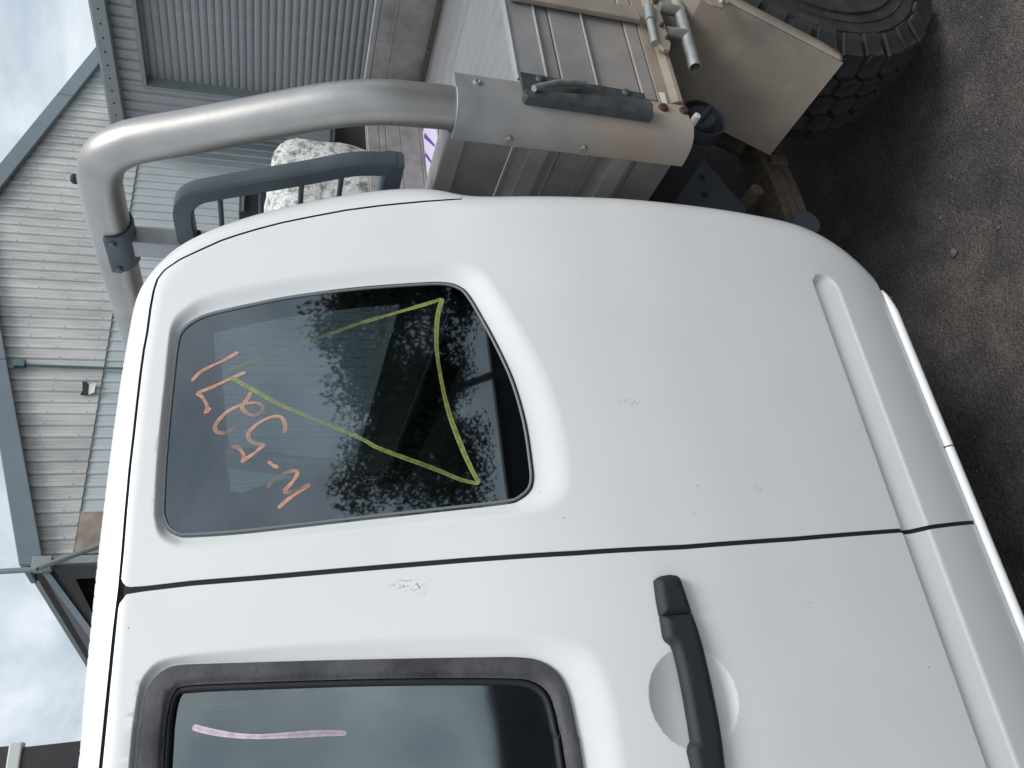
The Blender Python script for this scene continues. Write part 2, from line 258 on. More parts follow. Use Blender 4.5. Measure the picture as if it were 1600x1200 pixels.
# ------------------------------------------------------------------ helpers: objects
def link(name, me, parent=None, label=None, cat=None, group=None, kind=None):
    o = bpy.data.objects.new(name, me); col.objects.link(o)
    if parent is not None: o.parent = parent
    if label: o['label'] = label
    if cat: o['category'] = cat
    if group: o['group'] = group
    if kind: o['kind'] = kind
    return o
def thing(name, label, cat, group=None, loc=(0, 0, 0)):
    o = link(name, None, None, label, cat, group); o.location = loc; return o
class MB:
    def __init__(s): s.v = []; s.f = []
    def add(s, vs, fs):
        b = len(s.v); s.v += [tuple(map(float, v)) for v in vs]; s.f += [tuple(b+i for i in f) for f in fs]; return s
    def box(s, lo, hi, M=None):
        (x0, y0, z0), (x1, y1, z1) = lo, hi
        vs = [(x0, y0, z0), (x1, y0, z0), (x1, y1, z0), (x0, y1, z0), (x0, y0, z1), (x1, y0, z1), (x1, y1, z1), (x0, y1, z1)]
        if M is not None: vs = [M @ Vector(v) for v in vs]
        return s.add(vs, [(0, 3, 2, 1), (4, 5, 6, 7), (0, 1, 5, 4), (1, 2, 6, 5), (2, 3, 7, 6), (3, 0, 4, 7)])
    def prism(s, poly, fn0, fn1):
        """poly of 2-D points, end caps through fn0 / fn1 -> 3-D"""
        n = len(poly); a = [fn0(*p) for p in poly]; b = [fn1(*p) for p in poly]
        return s.add(a+b, [tuple(range(n))[::-1], tuple(range(n, 2*n))]+[(i, (i+1) % n, n+(i+1) % n, n+i) for i in range(n)])
    def tube(s, path, r, n=14, cap=True, sq=False, rr=None):
        P = [Vector(map(float, p)) for p in path]; m = len(P); vs = []; fs = []
        t0 = (P[1]-P[0]).normalized(); up = Vector((1, 0, 0)) if abs(t0.x) < 0.8 else Vector((0, 0, 1))
        nrm = (up-t0*up.dot(t0)).normalized()
        for i in range(m):
            t = (P[min(i+1, m-1)]-P[max(i-1, 0)]).normalized(); nrm = (nrm-t*nrm.dot(t)).normalized(); bi = t.cross(nrm)
            rad = rr[i] if rr is not None else r
            for k in range(n):
                if sq:
                    cx, cy = sq[k]; vs.append(P[i]+nrm*cx+bi*cy)
                else:
                    a = 2*math.pi*k/n; vs.append(P[i]+(nrm*math.cos(a)+bi*math.sin(a))*rad)
        for i in range(m-1):
            for k in range(n): fs.append((i*n+k, i*n+(k+1) % n, (i+1)*n+(k+1) % n, (i+1)*n+k))
        if cap: fs += [tuple(range(n))[::-1], tuple(range((m-1)*n, m*n))]
        return s.add(vs, fs)
    def lathe(s, prof, o, axis='Y', n=32, sy=1.0):
        """prof: (radius, along) pairs"""
        vs = []; fs = []; m = len(prof)
        for (r, h) in prof:
            for k in range(n):
                a = 2*math.pi*k/n; c, d = r*math.cos(a), r*math.sin(a)
                vs.append((o[0]+c, o[1]+h, o[2]+d) if axis == 'Y' else (o[0]+c, o[1]+d, o[2]+h) if axis == 'Z' else (o[0]+h, o[1]+c, o[2]+d))
        for i in range(m-1):
            for k in range(n): fs.append((i*n+k, i*n+(k+1) % n, (i+1)*n+(k+1) % n, (i+1)*n+k))
        if prof[0][0] > 1e-4: fs.append(tuple(range(n)))
        if prof[-1][0] > 1e-4: fs.append(tuple(range((m-1)*n, m*n)))
        return s.add(vs, fs)
    def mesh(s, name, m, ang=35, flip=True):
        me = bpy.data.meshes.new(name); me.from_pydata(s.v, [], s.f); me.materials.append(m)
        b = bmesh.new(); b.from_mesh(me); bmesh.ops.recalc_face_normals(b, faces=b.faces[:]); b.to_mesh(me); b.free()
        if ang:
            me.shade_smooth(); me.set_sharp_from_angle(angle=math.radians(ang))
        return me
    def build(s, name, m, parent=None, ang=35, bev=0, **k):
        o = link(name, s.mesh(name, m, ang), parent, **k)
        if bev:
            md = o.modifiers.new('bevel', 'BEVEL'); md.width = bev; md.segments = 2; md.limit_method = 'ANGLE'; md.angle_limit = math.radians(40)
        return o
SQ = lambda w, h, c: [(w, h-c), (w-c, h), (-w+c, h), (-w, h-c), (-w, -h+c), (-w+c, -h), (w-c, -h), (w, -h+c)]

# ================================================================== GROUND
gb = MB(); gb.add([(-300, -300, 0), (300, -300, 0), (300, 300, 0), (-300, 300, 0)], [(0, 1, 2, 3)])
gb.build('ground', ground_m, kind='structure', ang=0)

# ================================================================== SHEDS BEHIND
d2 = np.array([-0.1323, 0.9912, 0.0]); d1 = np.array([0.9912, 0.1323, 0.0])      # along the roller-door wall / along the gable wall
P2 = np.array([6.837, 7.009, 0.0])                                               # left end of the roller-door wall
P1 = P2+d2*0.30                                                                  # on the gable wall
def G(s, out, z): p = P1+d1*s-d2*out; return (p[0], p[1], z)                     # gable wall: along, towards the yard, height
def R(s, out, z): p = P2-d2*s-d1*out; return (p[0], p[1], z)                     # roller-door wall: s grows towards the photographer's right
APEX_S, APEX_Z, EAVE_L, EAVE_R, SLL, SLR = -1.38, 4.35, -5.02, 2.6, 0.304, 0.27
def rake(s): return APEX_Z-(APEX_S-s)*SLL if s < APEX_S else APEX_Z-(s-APEX_S)*SLR
gable = thing('gable_shed', 'pale ribbed metal shed with a low gable and grey barge boards', 'shed', loc=(0, 0, 0))
PITCH = 0.118
def rib_profile(w, pitch, rh, rw, sw, fl=True, first=0.0):
    pts = [(0, 0)]; s = first
    while s < w-1e-6:
        for (a, h) in ((0.25*pitch, 0), (0.25*pitch+sw, rh), (0.25*pitch+sw+rw, rh), (0.25*pitch+2*sw+rw, 0)):
            if s+a < w: pts.append((s+a, h))
        e_ = 0.25*pitch+2*sw+rw
        for f_ in ((0.30, 0.62) if fl else ()):
            for (a, h) in ((-0.006, 0), (0, 0.0035), (0.006, 0)):
                q = s+e_+f_*(pitch-2*sw-rw)+a
                if q < w: pts.append((q, h))
        s += pitch
    pts.append((w, 0)); return pts
def wall_sheet(fn, s0, w, zb, ztf, m, parent, out, pitch=PITCH, rh=0.017, rw=0.022, sw=0.008, fl=True):
    b = MB(); pts = rib_profile(w, pitch, rh, rw, sw, fl); vs = []; fs = []
    for (a, h) in pts: vs += [fn(s0+a, out+h, zb), fn(s0+a, out+h, ztf(s0+a))]
    for i in range(len(pts)-1): fs.append((2*i, 2*i+2, 2*i+3, 2*i+1))
    b.add(vs, fs); me = bpy.data.meshes.new('wall_sheet'); me.from_pydata(b.v, [], b.f); me.materials.append(m)
    o = link('wall_sheet', me, parent); md = o.modifiers.new('thickness', 'SOLIDIFY'); md.thickness = 0.0015; md.offset = 0
    return o
W = PITCH*6
s = -5.0
while s < 2.4:
    w = min(W, 2.5-s)
    wall_sheet(G, s, w-0.002, 2.965, lambda q: rake(q)-0.03, clad_cream, gable, 0.014)
    wall_sheet(G, s, w-0.002, 0.05, lambda q: 2.99, clad_blue, gable, 0.0)
    s += W
# timber/steel frame behind the sheets so that nothing shows through
b = MB(); b.prism([(-5.0, 0.0), (2.5, 0.0), (2.5, rake(2.5)-0.06), (APEX_S, APEX_Z-0.06), (-5.0, rake(-5.0)-0.06)], lambda s, z: G(s, -0.03, z), lambda s, z: G(s, -0.12, z)); b.build('wall_frame', dark_void, gable, ang=0)
# barge boards along both rakes, fascia thickness towards the yard
def barge(sa, sb, name='barge_board'):
    b = MB(); za, zb_ = rake(sa), rake(sb)
    b.prism([(sa, za-0.09), (sb, zb_-0.09), (sb, zb_+0.075), (sa, za+0.075)], lambda s, z: G(s, 0.10, z), lambda s, z: G(s, 0.055, z))
    b.prism([(sa, za+0.03), (sb, zb_+0.03), (sb, zb_+0.074), (sa, za+0.074)], lambda s, z: G(s, 0.0545, z), lambda s, z: G(s, -0.3, z))
    b.build(name, flash_grey, gable, ang=0, bev=0.006)
barge(EAVE_L-0.05, -3.15); barge(-3.145, APEX_S); barge(APEX_S+0.004, 0.62); barge(0.625, 2.55)
# roof planes running back
for (sa, sb) in ((EAVE_L-0.02, APEX_S), (APEX_S, 2.55)):
    b = MB(); b.prism([(sa, rake(sa)+0.02), (sb, rake(sb)+0.02), (sb, rake(sb)+0.06), (sa, rake(sa)+0.06)], lambda s, z: G(s, -0.305, z), lambda s, z: G(s, -9, z)); b.build('roof', flash_light, gable, ang=0)
# eave box at the left corner, gutter, lean-to roof edge, underside shade put into its dark colour
b = MB(); b.box((0, 0, 0), (0.1, 0.1, 0.1)); b.v = [G(EAVE_L-0.10+p[0]*1.0, 0.03+p[1]*1.0, 3.08+p[2]*1.3) for p in b.v]; b.build('eave_box', flash_light, gable, ang=0, bev=0.004)
b = MB(); b.prism([(EAVE_L+0.02, 2.62), (EAVE_L+0.02, 3.16), (EAVE_L-0.045, 3.16), (EAVE_L-0.045, 2.62)], lambda s, z: G(s, 0.06, z), lambda s, z: G(s, 0.0, z)); b.build('corner_flashing', flash_light, gable, ang=0, bev=0.004)
def lean(px): p = onY(px[0], px[1], 6.62); return p
la, lb = (EAVE_L-0.04, 3.19), (-5.85, 2.60)
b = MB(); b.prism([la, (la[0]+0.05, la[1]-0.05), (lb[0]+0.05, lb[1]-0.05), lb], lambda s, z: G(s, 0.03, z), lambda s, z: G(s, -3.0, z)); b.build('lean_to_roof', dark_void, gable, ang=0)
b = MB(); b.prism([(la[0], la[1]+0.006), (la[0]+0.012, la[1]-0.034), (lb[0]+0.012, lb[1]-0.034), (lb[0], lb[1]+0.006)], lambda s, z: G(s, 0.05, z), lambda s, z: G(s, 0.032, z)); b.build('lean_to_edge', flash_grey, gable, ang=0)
b = MB(); b.prism([(EAVE_L-0.01, 0), (EAVE_L-0.01, 3.0), (-5.80, 2.50), (-5.80, 0)], lambda s, z: G(s, -0.35, z), lambda s, z: G(s, -2.8, z)); b.build('lean_to_shade_fill', dark_void, gable, ang=0)  # near-black fill standing in for the shaded space under the lean-to
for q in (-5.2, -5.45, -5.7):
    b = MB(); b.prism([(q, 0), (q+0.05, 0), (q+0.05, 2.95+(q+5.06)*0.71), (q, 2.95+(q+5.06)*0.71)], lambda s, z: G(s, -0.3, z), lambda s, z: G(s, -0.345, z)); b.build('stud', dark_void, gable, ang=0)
# stained board patched into the lower cladding, torn hole with a bent flap, conduit with its box, screws
b = MB(); b.prism([(-4.98, 2.45), (-4.62, 2.45), (-4.62, 2.955), (-4.98, 2.955)], lambda s, z: G(s, 0.040, z), lambda s, z: G(s, 0.022, z)); b.build('patch_board', board_brown, gable, ang=0)
b = MB(); b.prism([(-3.47, 3.05), (-3.42, 3.062), (-3.37, 3.058), (-3.335, 3.075), (-3.33, 3.115), (-3.38, 3.105), (-3.43, 3.10), (-3.475, 3.112)], lambda s, z: G(s, 0.037, z), lambda s, z: G(s, 0.03, z)); b.build('torn_hole', dark_void, gable, ang=0)
b = MB(); b.add([G(-3.47, 0.034, 3.048), G(-3.36, 0.034, 3.056), G(-3.35, 0.050, 3.0), G(-3.46, 0.055, 3.0)], [(0, 1, 2, 3)]); b.build('bent_flap', clad_cream, gable, ang=0)
b = MB(); b.tube([G(-3.17, 0.05, 3.60), G(-3.18, 0.05, 3.2), G(-3.20, 0.05, 2.2)], 0.012, 8); b.build('conduit', teal, gable)
b = MB(); b.box((0, 0, 0), (0.07, 0.05, 0.09)); b.v = [G(-3.20+p[0], 0.03+p[1], 3.58+p[2]) for p in b.v]; b.build('junction_box', teal, gable, ang=0, bev=0.005)
b = MB(); ns = 0
for zz in (3.06, 3.34, 3.62, 3.9):
    k = 0; q = -5.0+0.25*PITCH+0.019
    while q < 2.3:
        if zz < rake(q)-0.2 and rng.random() < 0.85:
            p = G(q, 0.032, zz+rng.uniform(-0.03, 0.03)); b.box((p[0]-0.004, p[1]-0.003, p[2]-0.004), (p[0]+0.004, p[1]+0.003, p[2]+0.004))
        q += PITCH
b.build('cladding_screws', flash_grey, gable, ang=0, kind='stuff')
# power service mast that bends down to the eave
pt = [G(-5.18, 0.25, 4.3), G(-5.18, 0.25, 3.25), G(-5.165, 0.25, 3.13), G(-5.12, 0.24, 3.02), G(-4.98, 0.2, 2.72), G(-4.9, 0.16, 2.5)]
b = MB(); b.tube(catmull(pt, 5), 0.021, 10)
b.build('service_pipe', pipe_grey, None, label='grey service pipe bending down past the corner of the gable shed', cat='pipe')

# roller-door shed
rshed = thing('roller_door_shed', 'grey ribbed metal shed with a wide roller door under a flat fascia', 'shed')
DT, DL, DR = 2.85, 0.49, 5.6
P2P = 0.19
for (s0, w, zb, zt) in ((0.0, DL, 0.02, 3.1), (DL+0.002, 1.52, DT, 3.1), (DL+1.524, 1.52, DT, 3.1), (DL+3.046, DR-DL-3.046, DT, 3.1), (DR+0.002, 1.5, 0.02, 3.1)):
    wall_sheet(R, s0, w-0.002, zb, lambda q, zt=zt: zt, clad_grey, rshed, 0.0, pitch=0.118, rh=0.024, rw=0.016, sw=0.012, fl=False)
b = MB(); b.prism([(0, 0), (DL-0.01, 0), (DL-0.01, 3.08), (0, 3.08)], lambda s, z: R(s, -0.04, z), lambda s, z: R(s, -0.14, z)); b.prism([(DL-0.01, DT+0.01), (DR, DT+0.01), (DR, 3.08), (DL-0.01, 3.08)], lambda s, z: R(s, -0.04, z), lambda s, z: R(s, -0.14, z)); b.build('wall_frame', dark_void, rshed, ang=0)
b = MB(); b.prism([(0.012, 0.02), (-0.035, 0.02), (-0.035, 3.1), (0.012, 3.1)], lambda s, z: R(s, 0.024, z), lambda s, z: R(s, -0.3, z)); b.build('corner_flashing', flash_light, rshed, ang=0)
b = MB(); b.prism([(0.10, 3.12), (0.18, 3.12), (0.18, 3.06), (0.10, 3.06)], lambda s, z: R(s, 0, z), lambda s, z: R(s, 0, z)); 
b = MB(); b.box((-0.06, 0.0, 3.065), (7.2, 0.16, 3.20)); b.v = [R(*p) for p in b.v]; b.build('fascia_gutter', flash_light, rshed, ang=0, bev=0.008)
b = MB()
for k in range(46):
    p = R(0.05+k*0.15, 0.161, 3.135); b.box((p[0]-0.004, p[1]-0.008, p[2]-0.008), (p[0]+0.004, p[1]+0.008, p[2]+0.008))
b.build('fascia_screws', dark_void, rshed, ang=0, kind='stuff')
b = MB(); b.prism([(-0.05, 3.2), (7.2, 3.2), (7.2, 3.24), (-0.05, 3.24)], lambda s, z: R(s, 0.02, z), lambda s, z: R(s, -9, z+0.0)); b.build('roof', flash_light, rshed, ang=0)
# door jamb, head and the separate curved slats
b = MB(); b.prism([(DL-0.012, 0), (DL+0.03, 0), (DL+0.03, DT-0.001), (DL-0.012, DT-0.001)], lambda s, z: R(s, 0.028, z), lambda s, z: R(s, -0.2, z)); b.build('door_jamb', flash_light, rshed, ang=0, bev=0.003)
b = MB(); b.prism([(DL+0.031, DT-0.035), (DR, DT-0.035), (DR, DT+0.009), (DL+0.031, DT+0.009)], lambda s, z: R(s, 0.026, z), lambda s, z: R(s, -0.2, z)); b.build('door_head', flash_light, rshed, ang=0, bev=0.003)
SP = 0.0755
sl = MB(); n = 6; vs = []; fs = []
for k in range(n+1):
    t = k/n; h = 0.014*math.sin(math.pi*t)**0.8 if 0 < t < 1 else 0
    vs += [(DL+0.03, h, t*SP*0.93), (DR, h, t*SP*0.93)]
for k in range(n): fs.append((2*k, 2*k+1, 2*k+3, 2*k+2))
vs += [(DL+0.03, -0.012, SP*0.93), (DR, -0.012, SP*0.93), (DL+0.03, -0.012, SP), (DR, -0.012, SP)]
m_ = 2*(n+1); fs += [(2*n, 2*n+1, m_+1, m_), (m_, m_+1, m_+3, m_+2)]
sl.add([R(s, -0.14+o, z) for (s, o, z) in vs], fs); slat = sl.mesh('door_slat', door_grey, 50)
for k in range(38):
    o = link('door_slat', slat, rshed); o.location.z = k*SP
b = MB(); b.prism([(DL, 0), (DR, 0), (DR, DT), (DL, DT)], lambda s, z: R(s, -0.17, z), lambda s, z: R(s, -0.2, z)); b.build('door_backing', dark_void, rshed, ang=0)

# dark outbuilding past the gable shed
ob = thing('outbuilding', 'dark slate outbuilding with a pale gutter beyond the lean-to', 'shed')
pe = onY(60, 1163, 13.0)
b = MB(); b.box((pe[0]-5, 13.0, 0), (pe[0]-0.12, 17, 4.62)); b.build('wall', navy_clad, ob, ang=0)
b = MB(); b.box((pe[0]-5.2, 12.9, 4.64), (pe[0]+0.05, 13.1, 4.80)); b.build('gutter', white_metal, ob, ang=0, bev=0.02)
b = MB(); b.box((pe[0]-5, 12.98, 4.82), (pe[0]+0.02, 17, 5.8)); b.build('upper_wall', brown_clad, ob, ang=0)
b = MB(); b.box((pe[0]-0.35, 12.93, 3.2), (pe[0]-0.02, 13.15, 4.63)); b.build('barge_board', brown_clad, ob, ang=0)
b = MB(); b.box((pe[0]-0.14, 12.96, 0), (pe[0]-0.03, 13.1, 3.19)); b.build('post', white_metal, ob, ang=0)

# ================================================================== THINGS BETWEEN SHED AND TRUCK
# lumpy white bulk bag
bm = bmesh.new(); bmesh.ops.create_icosphere(bm, subdivisions=5, radius=1)
for v in bm.verts:
    c = v.co; k = 5.0
    rr = (abs(c.x)**k+abs(c.y)**k+abs(c.z)**k)**(-1/k); c *= rr
    w_ = 0.03*math.sin(7*c.x+2*c.z)+0.025*math.sin(9*c.y-4*c.z)+0.02*math.sin(13*c.z+5*c.x)
    c.x *= 0.50*(1+w_); c.y *= 0.5*(1+w_); c.z = c.z*0.79*(1+0.5*w_)+0.775
me = bpy.data.meshes.new('bulk_bag'); bm.to_mesh(me); bm.free(); me.shade_smooth(); me.materials.append(mottled)
bag = link('bulk_bag', me, None, 'lumpy white bulk bag mottled with grey dirt beside the black cabinet', 'bag'); bag.location = (3.84, 4.80, 0); bag.rotation_euler.z = 0.1
cab = thing('storage_cabinet', 'tall black cabinet with a grey top rail beside the mottled white bag', 'cabinet')
b = MB(); b.box((4.56, 5.60, 0.04), (4.86, 6.1, 1.80)); b.build('body', black_box_m, cab, ang=0, bev=0.02)
b = MB(); b.tube(catmull([(4.56, 5.585, 1.76), (4.66, 5.585, 1.76), (4.76, 5.585, 1.76), (4.86, 5.585, 1.76)], 5), 0.016, 8); b.build('top_rail', grey_steel, cab)
for q in (4.62, 4.80):
    b = MB(); b.box((q-0.02, 5.65, 0), (q+0.02, 6.05, 0.04)); b.build('foot', grey_steel, cab, ang=0)
pd = onY(538, 214, 6.2)
b = MB(); b.lathe([(0.0, 0), (0.28, 0.0), (0.29, 0.02), (0.28, 0.05), (0.275, 0.28), (0.29, 0.30), (0.275, 0.32), (0.275, 0.58), (0.29, 0.60), (0.28, 0.62), (0.28, 0.90), (0.29, 0.915), (0.27, 0.93), (0.26, 0.905), (0, 0.9)], (pd[0], pd[1], 0), 'Z', 28)
b.build('drum', drum_m, None, label='dark brown steel drum standing before the shed corner', cat='drum')

# ================================================================== TRUCK
truck = thing('utility_truck', 'white extended cab utility truck with an aluminium tray and tube headboard', 'truck')
YC = 1.75                                                                       # centre plane of the truck
# --- side surface of the cab: y as a function of (x, z)
_pz = np.array([.30, .38, .44, .50, .60, .75, .95, 1.10, 1.20, 1.40, 1.60, 1.80]); _py = np.array([.992, .957, .934, .918, .903, .893, .888, .895, .909, .955, 1.005, 1.055])
_zz = np.linspace(.2, 1.9, 1701); _yy = np.interp(_zz, _pz, _py); _k = np.exp(-0.5*(np.arange(-120, 121)/40.0)**2); _k /= _k.sum(); _yy = np.convolve(np.pad(_yy, 120, mode='edge'), _k, 'valid')
def prof(z): return np.interp(z, _zz, _yy)
OPX = [(1380, 457), (1355, 430), (1330, 405), (1300, 382), (1265, 362), (1230, 349), (1202, 343), (1127, 328), (1052, 318), (977, 310.5), (902, 307), (820, 305.6), (770, 306.5), (740, 306.5), (716, 303), (697, 297), (676, 293.5), (638, 292.5), (595, 296), (533, 305), (472, 317), (400, 335), (367, 343), (323, 359), (288, 376), (265, 392), (241, 415), (223, 439), (213, 457), (207, 480), (201, 518), (196, 545), (189, 582), (181, 635), (172.5, 697), (166, 750), (160, 800), (155, 843), (147, 910), (142, 967), (135, 1033), (128, 1107), (122, 1185)]
def edge_curve():
    """rolled edge of the cab (rear corner and roof rail): where the surface has turned 90 degrees"""
    base = np.array([onY(x, y, 0.97) for x, y in OPX])[:, [0, 2]]
    out = []; Rs = []
    for i in range(len(base)):
        t = base[min(i+1, len(base)-1)]-base[max(i-1, 0)]; t /= np.linalg.norm(t); o = np.array([t[1], -t[0]])
        R_ = 0.075*abs(o[0])**1+0.05*abs(o[1]); R_ = 0.075 if abs(o[0]) > abs(o[1])*2 else (0.05 if abs(o[1]) > abs(o[0])*2 else 0.06)
        rr = ray(*OPX[i]); z0 = base[i][1]; y0 = float(prof(z0))
        dx, dy = o[0]*rr[0]+o[1]*rr[2], rr[1]; l_ = math.hypot(dx, dy); dx /= l_; dy /= l_
        yc = y0+R_; ty = yc-R_*dx; tt = ty/rr[1]; P = CAM+rr*tt
        out.append(np.array([P[0], P[2]])+o*(R_-R_*dy)); Rs.append(R_)
    return np.array(out), np.array(Rs)
OE, OR_ = edge_curve()
for _ in range(3): OR_[1:-1] = 0.25*OR_[:-2]+0.5*OR_[1:-1]+0.25*OR_[2:]
for _ in range(2): OE[2:-2] = 0.2*OE[1:-3]+0.6*OE[2:-2]+0.2*OE[3:-1]
# carry the roof rail forward past the picture's edge and down the windscreen pillar
zr = OE[-1][1]
EXT = [(-0.15, zr), (-0.38, zr-0.005), (-0.52, zr-0.03), (-0.64, zr-0.10), (-0.95, 1.40), (-1.28, 1.13)]
OE = np.vstack([OE, EXT]); OR_ = np.concatenate([OR_, [0.05]*len(EXT)])
_rs = catmull(np.column_stack([OE, OR_]), 4); OE, OR_ = _rs[:, :2], _rs[:, 2]
def base_y(x, z):
    p = np.stack([np.ravel(x), np.ravel(z)], 1); d, R_ = seg_dist(p, OE, False, OR_)
    u = np.clip(1-d/R_, 0, 1)
    return (prof(p[:, 1])+R_*(1-np.sqrt(np.maximum(1-u*u, 0))))
def hit(px, n=160):
    """first point where the line of sight meets the cab side"""
    d = ray(*px); ts = np.linspace(0.80, 1.25, n)/d[1]; P = CAM+d[None]*ts[:, None]
    g = P[:, 1]-base_y(P[:, 0], P[:, 2]); i = int(np.argmax(g > 0)) if (g > 0).any() else int(np.argmax(g))
    if i > 0 and g[i] > 0:
        t = ts[i-1]+(ts[i]-ts[i-1])*(-g[i-1])/(g[i]-g[i-1]); Q = CAM+d*t
    else: Q = P[i]
    return np.array([Q[0], Q[2]])
def hits(l): return np.array([hit(p) for p in l])
SCUFFS = []
for (px, rad, amt) in (((640, 914), (0.012, 0.03), .7), ((655, 922), (0.008, 0.016), .8), ((975, 625), (0.008, 0.012), .7), ((993, 631), (0.008, 0.012), .7), ((1185, 762), (0.008, 0.010), .4), ((1080, 800), (0.006, 0.006), .9), ((1265, 945), (0.005, 0.008), .4), ((1343, 1075), (0.005, 0.009), .4)):
    q = hit(px); SCUFFS.append(((q[0], 0, q[1]), rad, amt))
add_scuffs(paint)

# --- outlines (x, z)
SEAM_ROOF = hits([(187.5, 919), (192, 862), (196, 800), (202, 730), (209, 675), (214, 630), (220, 582), (226, 545), (230, 520), (235, 482), (240, 455), (246, 436), (257, 422), (282, 405), (312, 391), (345, 376), (370, 367.5), (400, 358.5), (440, 348), (479, 340), (540, 328.5), (597, 321), (633, 317.5), (688, 313), (722, 311)])
BSEAM = hits([(193, 926), (228, 919.5), (300, 911), (400, 903), (560, 889), (730, 875), (900, 864), (1070, 854.5), (1240, 842), (1405, 829), (1427, 828.5), (1457, 823), (1523, 816)])
ZTOP = float(np.mean(SEAM_ROOF[:8, 1])); ZSILL = float(BSEAM[-1, 1])-0.001
SEAM_ROOF[:8, 1] = 0.6*SEAM_ROOF[:8, 1]+0.4*ZTOP
WQ = hits([(253, 790), (257.5, 704), (267, 605), (276, 530), (284, 511), (302, 496), (328, 485), (387, 471.5), (460, 457.6), (560, 445), (665, 437.5), (698, 437.5), (716, 442), (731, 453), (753, 488), (779, 536), (804, 591), (823, 657), (833, 723), (834.4, 745), (830, 761), (815, 774), (793, 781), (683, 793.5), (559, 807), (387, 826.5), (295, 833), (277, 831), (262, 822), (255, 807)])
WQO = hits([(240, 790), (245, 704), (255, 605), (263, 525), (270, 498), (290, 478), (322, 460), (385, 444), (460, 431), (560, 418), (665, 407), (705, 405.5), (737, 412), (760, 428), (790, 470), (825, 527), (855, 583), (877, 645), (889, 705), (892, 748), (884, 777), (864, 793), (830, 804), (690, 820), (559, 833), (387, 853), (295, 858), (266, 852), (248, 838), (241, 815)])
WQ = catmull(WQ, 4, True); WQO = catmull(WQO, 4, True)
dw_o = hits([(210, 1198), (217, 1137), (224, 1089), (233, 1065.5), (252, 1046.5), (276, 1037.5), (333, 1034.6), (532, 1029), (746, 1025), (815, 1025), (848, 1031), (874, 1049), (889, 1075), (898, 1108), (908, 1160), (915, 1198)])
dw_i = hits([(253, 1198), (257, 1137), (264, 1094), (273.6, 1077), (295, 1069), (437, 1063), (627, 1058), (796, 1058), (836, 1063), (860, 1080), (872, 1110), (880, 1150), (889, 1198)])
dw_b = hits([(200, 1198), (206, 1137), (214, 1085), (222, 1058), (247, 1032), (290, 1022), (342, 1016), (532, 999), (770, 986), (841, 987), (898, 997), (930, 1019), (948, 1052), (962, 1095), (971, 1140), (979, 1198)])
def front_close(c, m):   # the part of the door window ahead of the picture's edge
    zt, zb = c[0][1], c[-1][1]
    ex = [(-0.30-m*0.2, zt), (-0.42-m*0.4, zt-0.02+m*0.2), (-0.52-m, zt-0.08), (-0.90-m, zb+0.08+m*0.2), (-0.92-m, zb+0.03), (-0.87-m, zb), (-0.4, zb)]
    return catmull(np.vstack([c, np.array(ex)[::-1]]), 4, True)
WDO, WDI, WDB = front_close(dw_o, 0.035), front_close(dw_i, 0.0), front_close(dw_b, 0.06)
# --- pressed features
_ru, _rl = hits([(1360, 690), (1405, 819), (1464, 973)]), hits([(1380, 640), (1429, 760), (1504, 943)])
RIB_U, RIB_L, RIB_END = float(_ru[:, 1].mean()), float(_rl[:, 1].mean()), float(hit((1266, 425))[0])
def groove(x, z):
    zc, hw = 0.5*(RIB_U+RIB_L), 0.5*(RIB_U-RIB_L)
    v = np.clip((RIB_U-z)/(RIB_U-RIB_L), -0.2, 1.2)
    dx = np.maximum(x-(RIB_END-hw), 0); sdf = hw-np.sqrt(dx*dx+(z-zc)**2)         # >0 inside the stadium
    prof_ = smooth((sdf+0.001)/0.010)*np.clip(1-v, 0, 1)**0.85
    return 0.012*prof_
def recess(x, z, inner, outer, depth):
    p = np.stack([x, z], 1); ins = inside(p, inner); ino = inside(p, outer)
    out = np.zeros(len(p)); out[ins] = depth; m = ino & ~ins
    if m.any():
        di = seg_dist(p[m], inner, True); do = seg_dist(p[m], outer, True); t = di/(di+do+1e-9)
        out[m] = depth*(1-(0.15*t+0.85*smooth(t)))
    return out
HC = hit((1085, 1090))
def dish(x, z):
    r = np.sqrt((x-HC[0])**2+(z-HC[1])**2)/0.0585
    return 0.0165*np.where(r < 1, (1-r*r), 0)
def S_quarter(x, z): return base_y(x, z)+groove(x, z)+recess(x, z, WQ, WQO, 0.011)
def S_door(x, z): return base_y(x, z)+groove(x, z)+recess(x, z, WDO, WDB, 0.010)+dish(x, z)

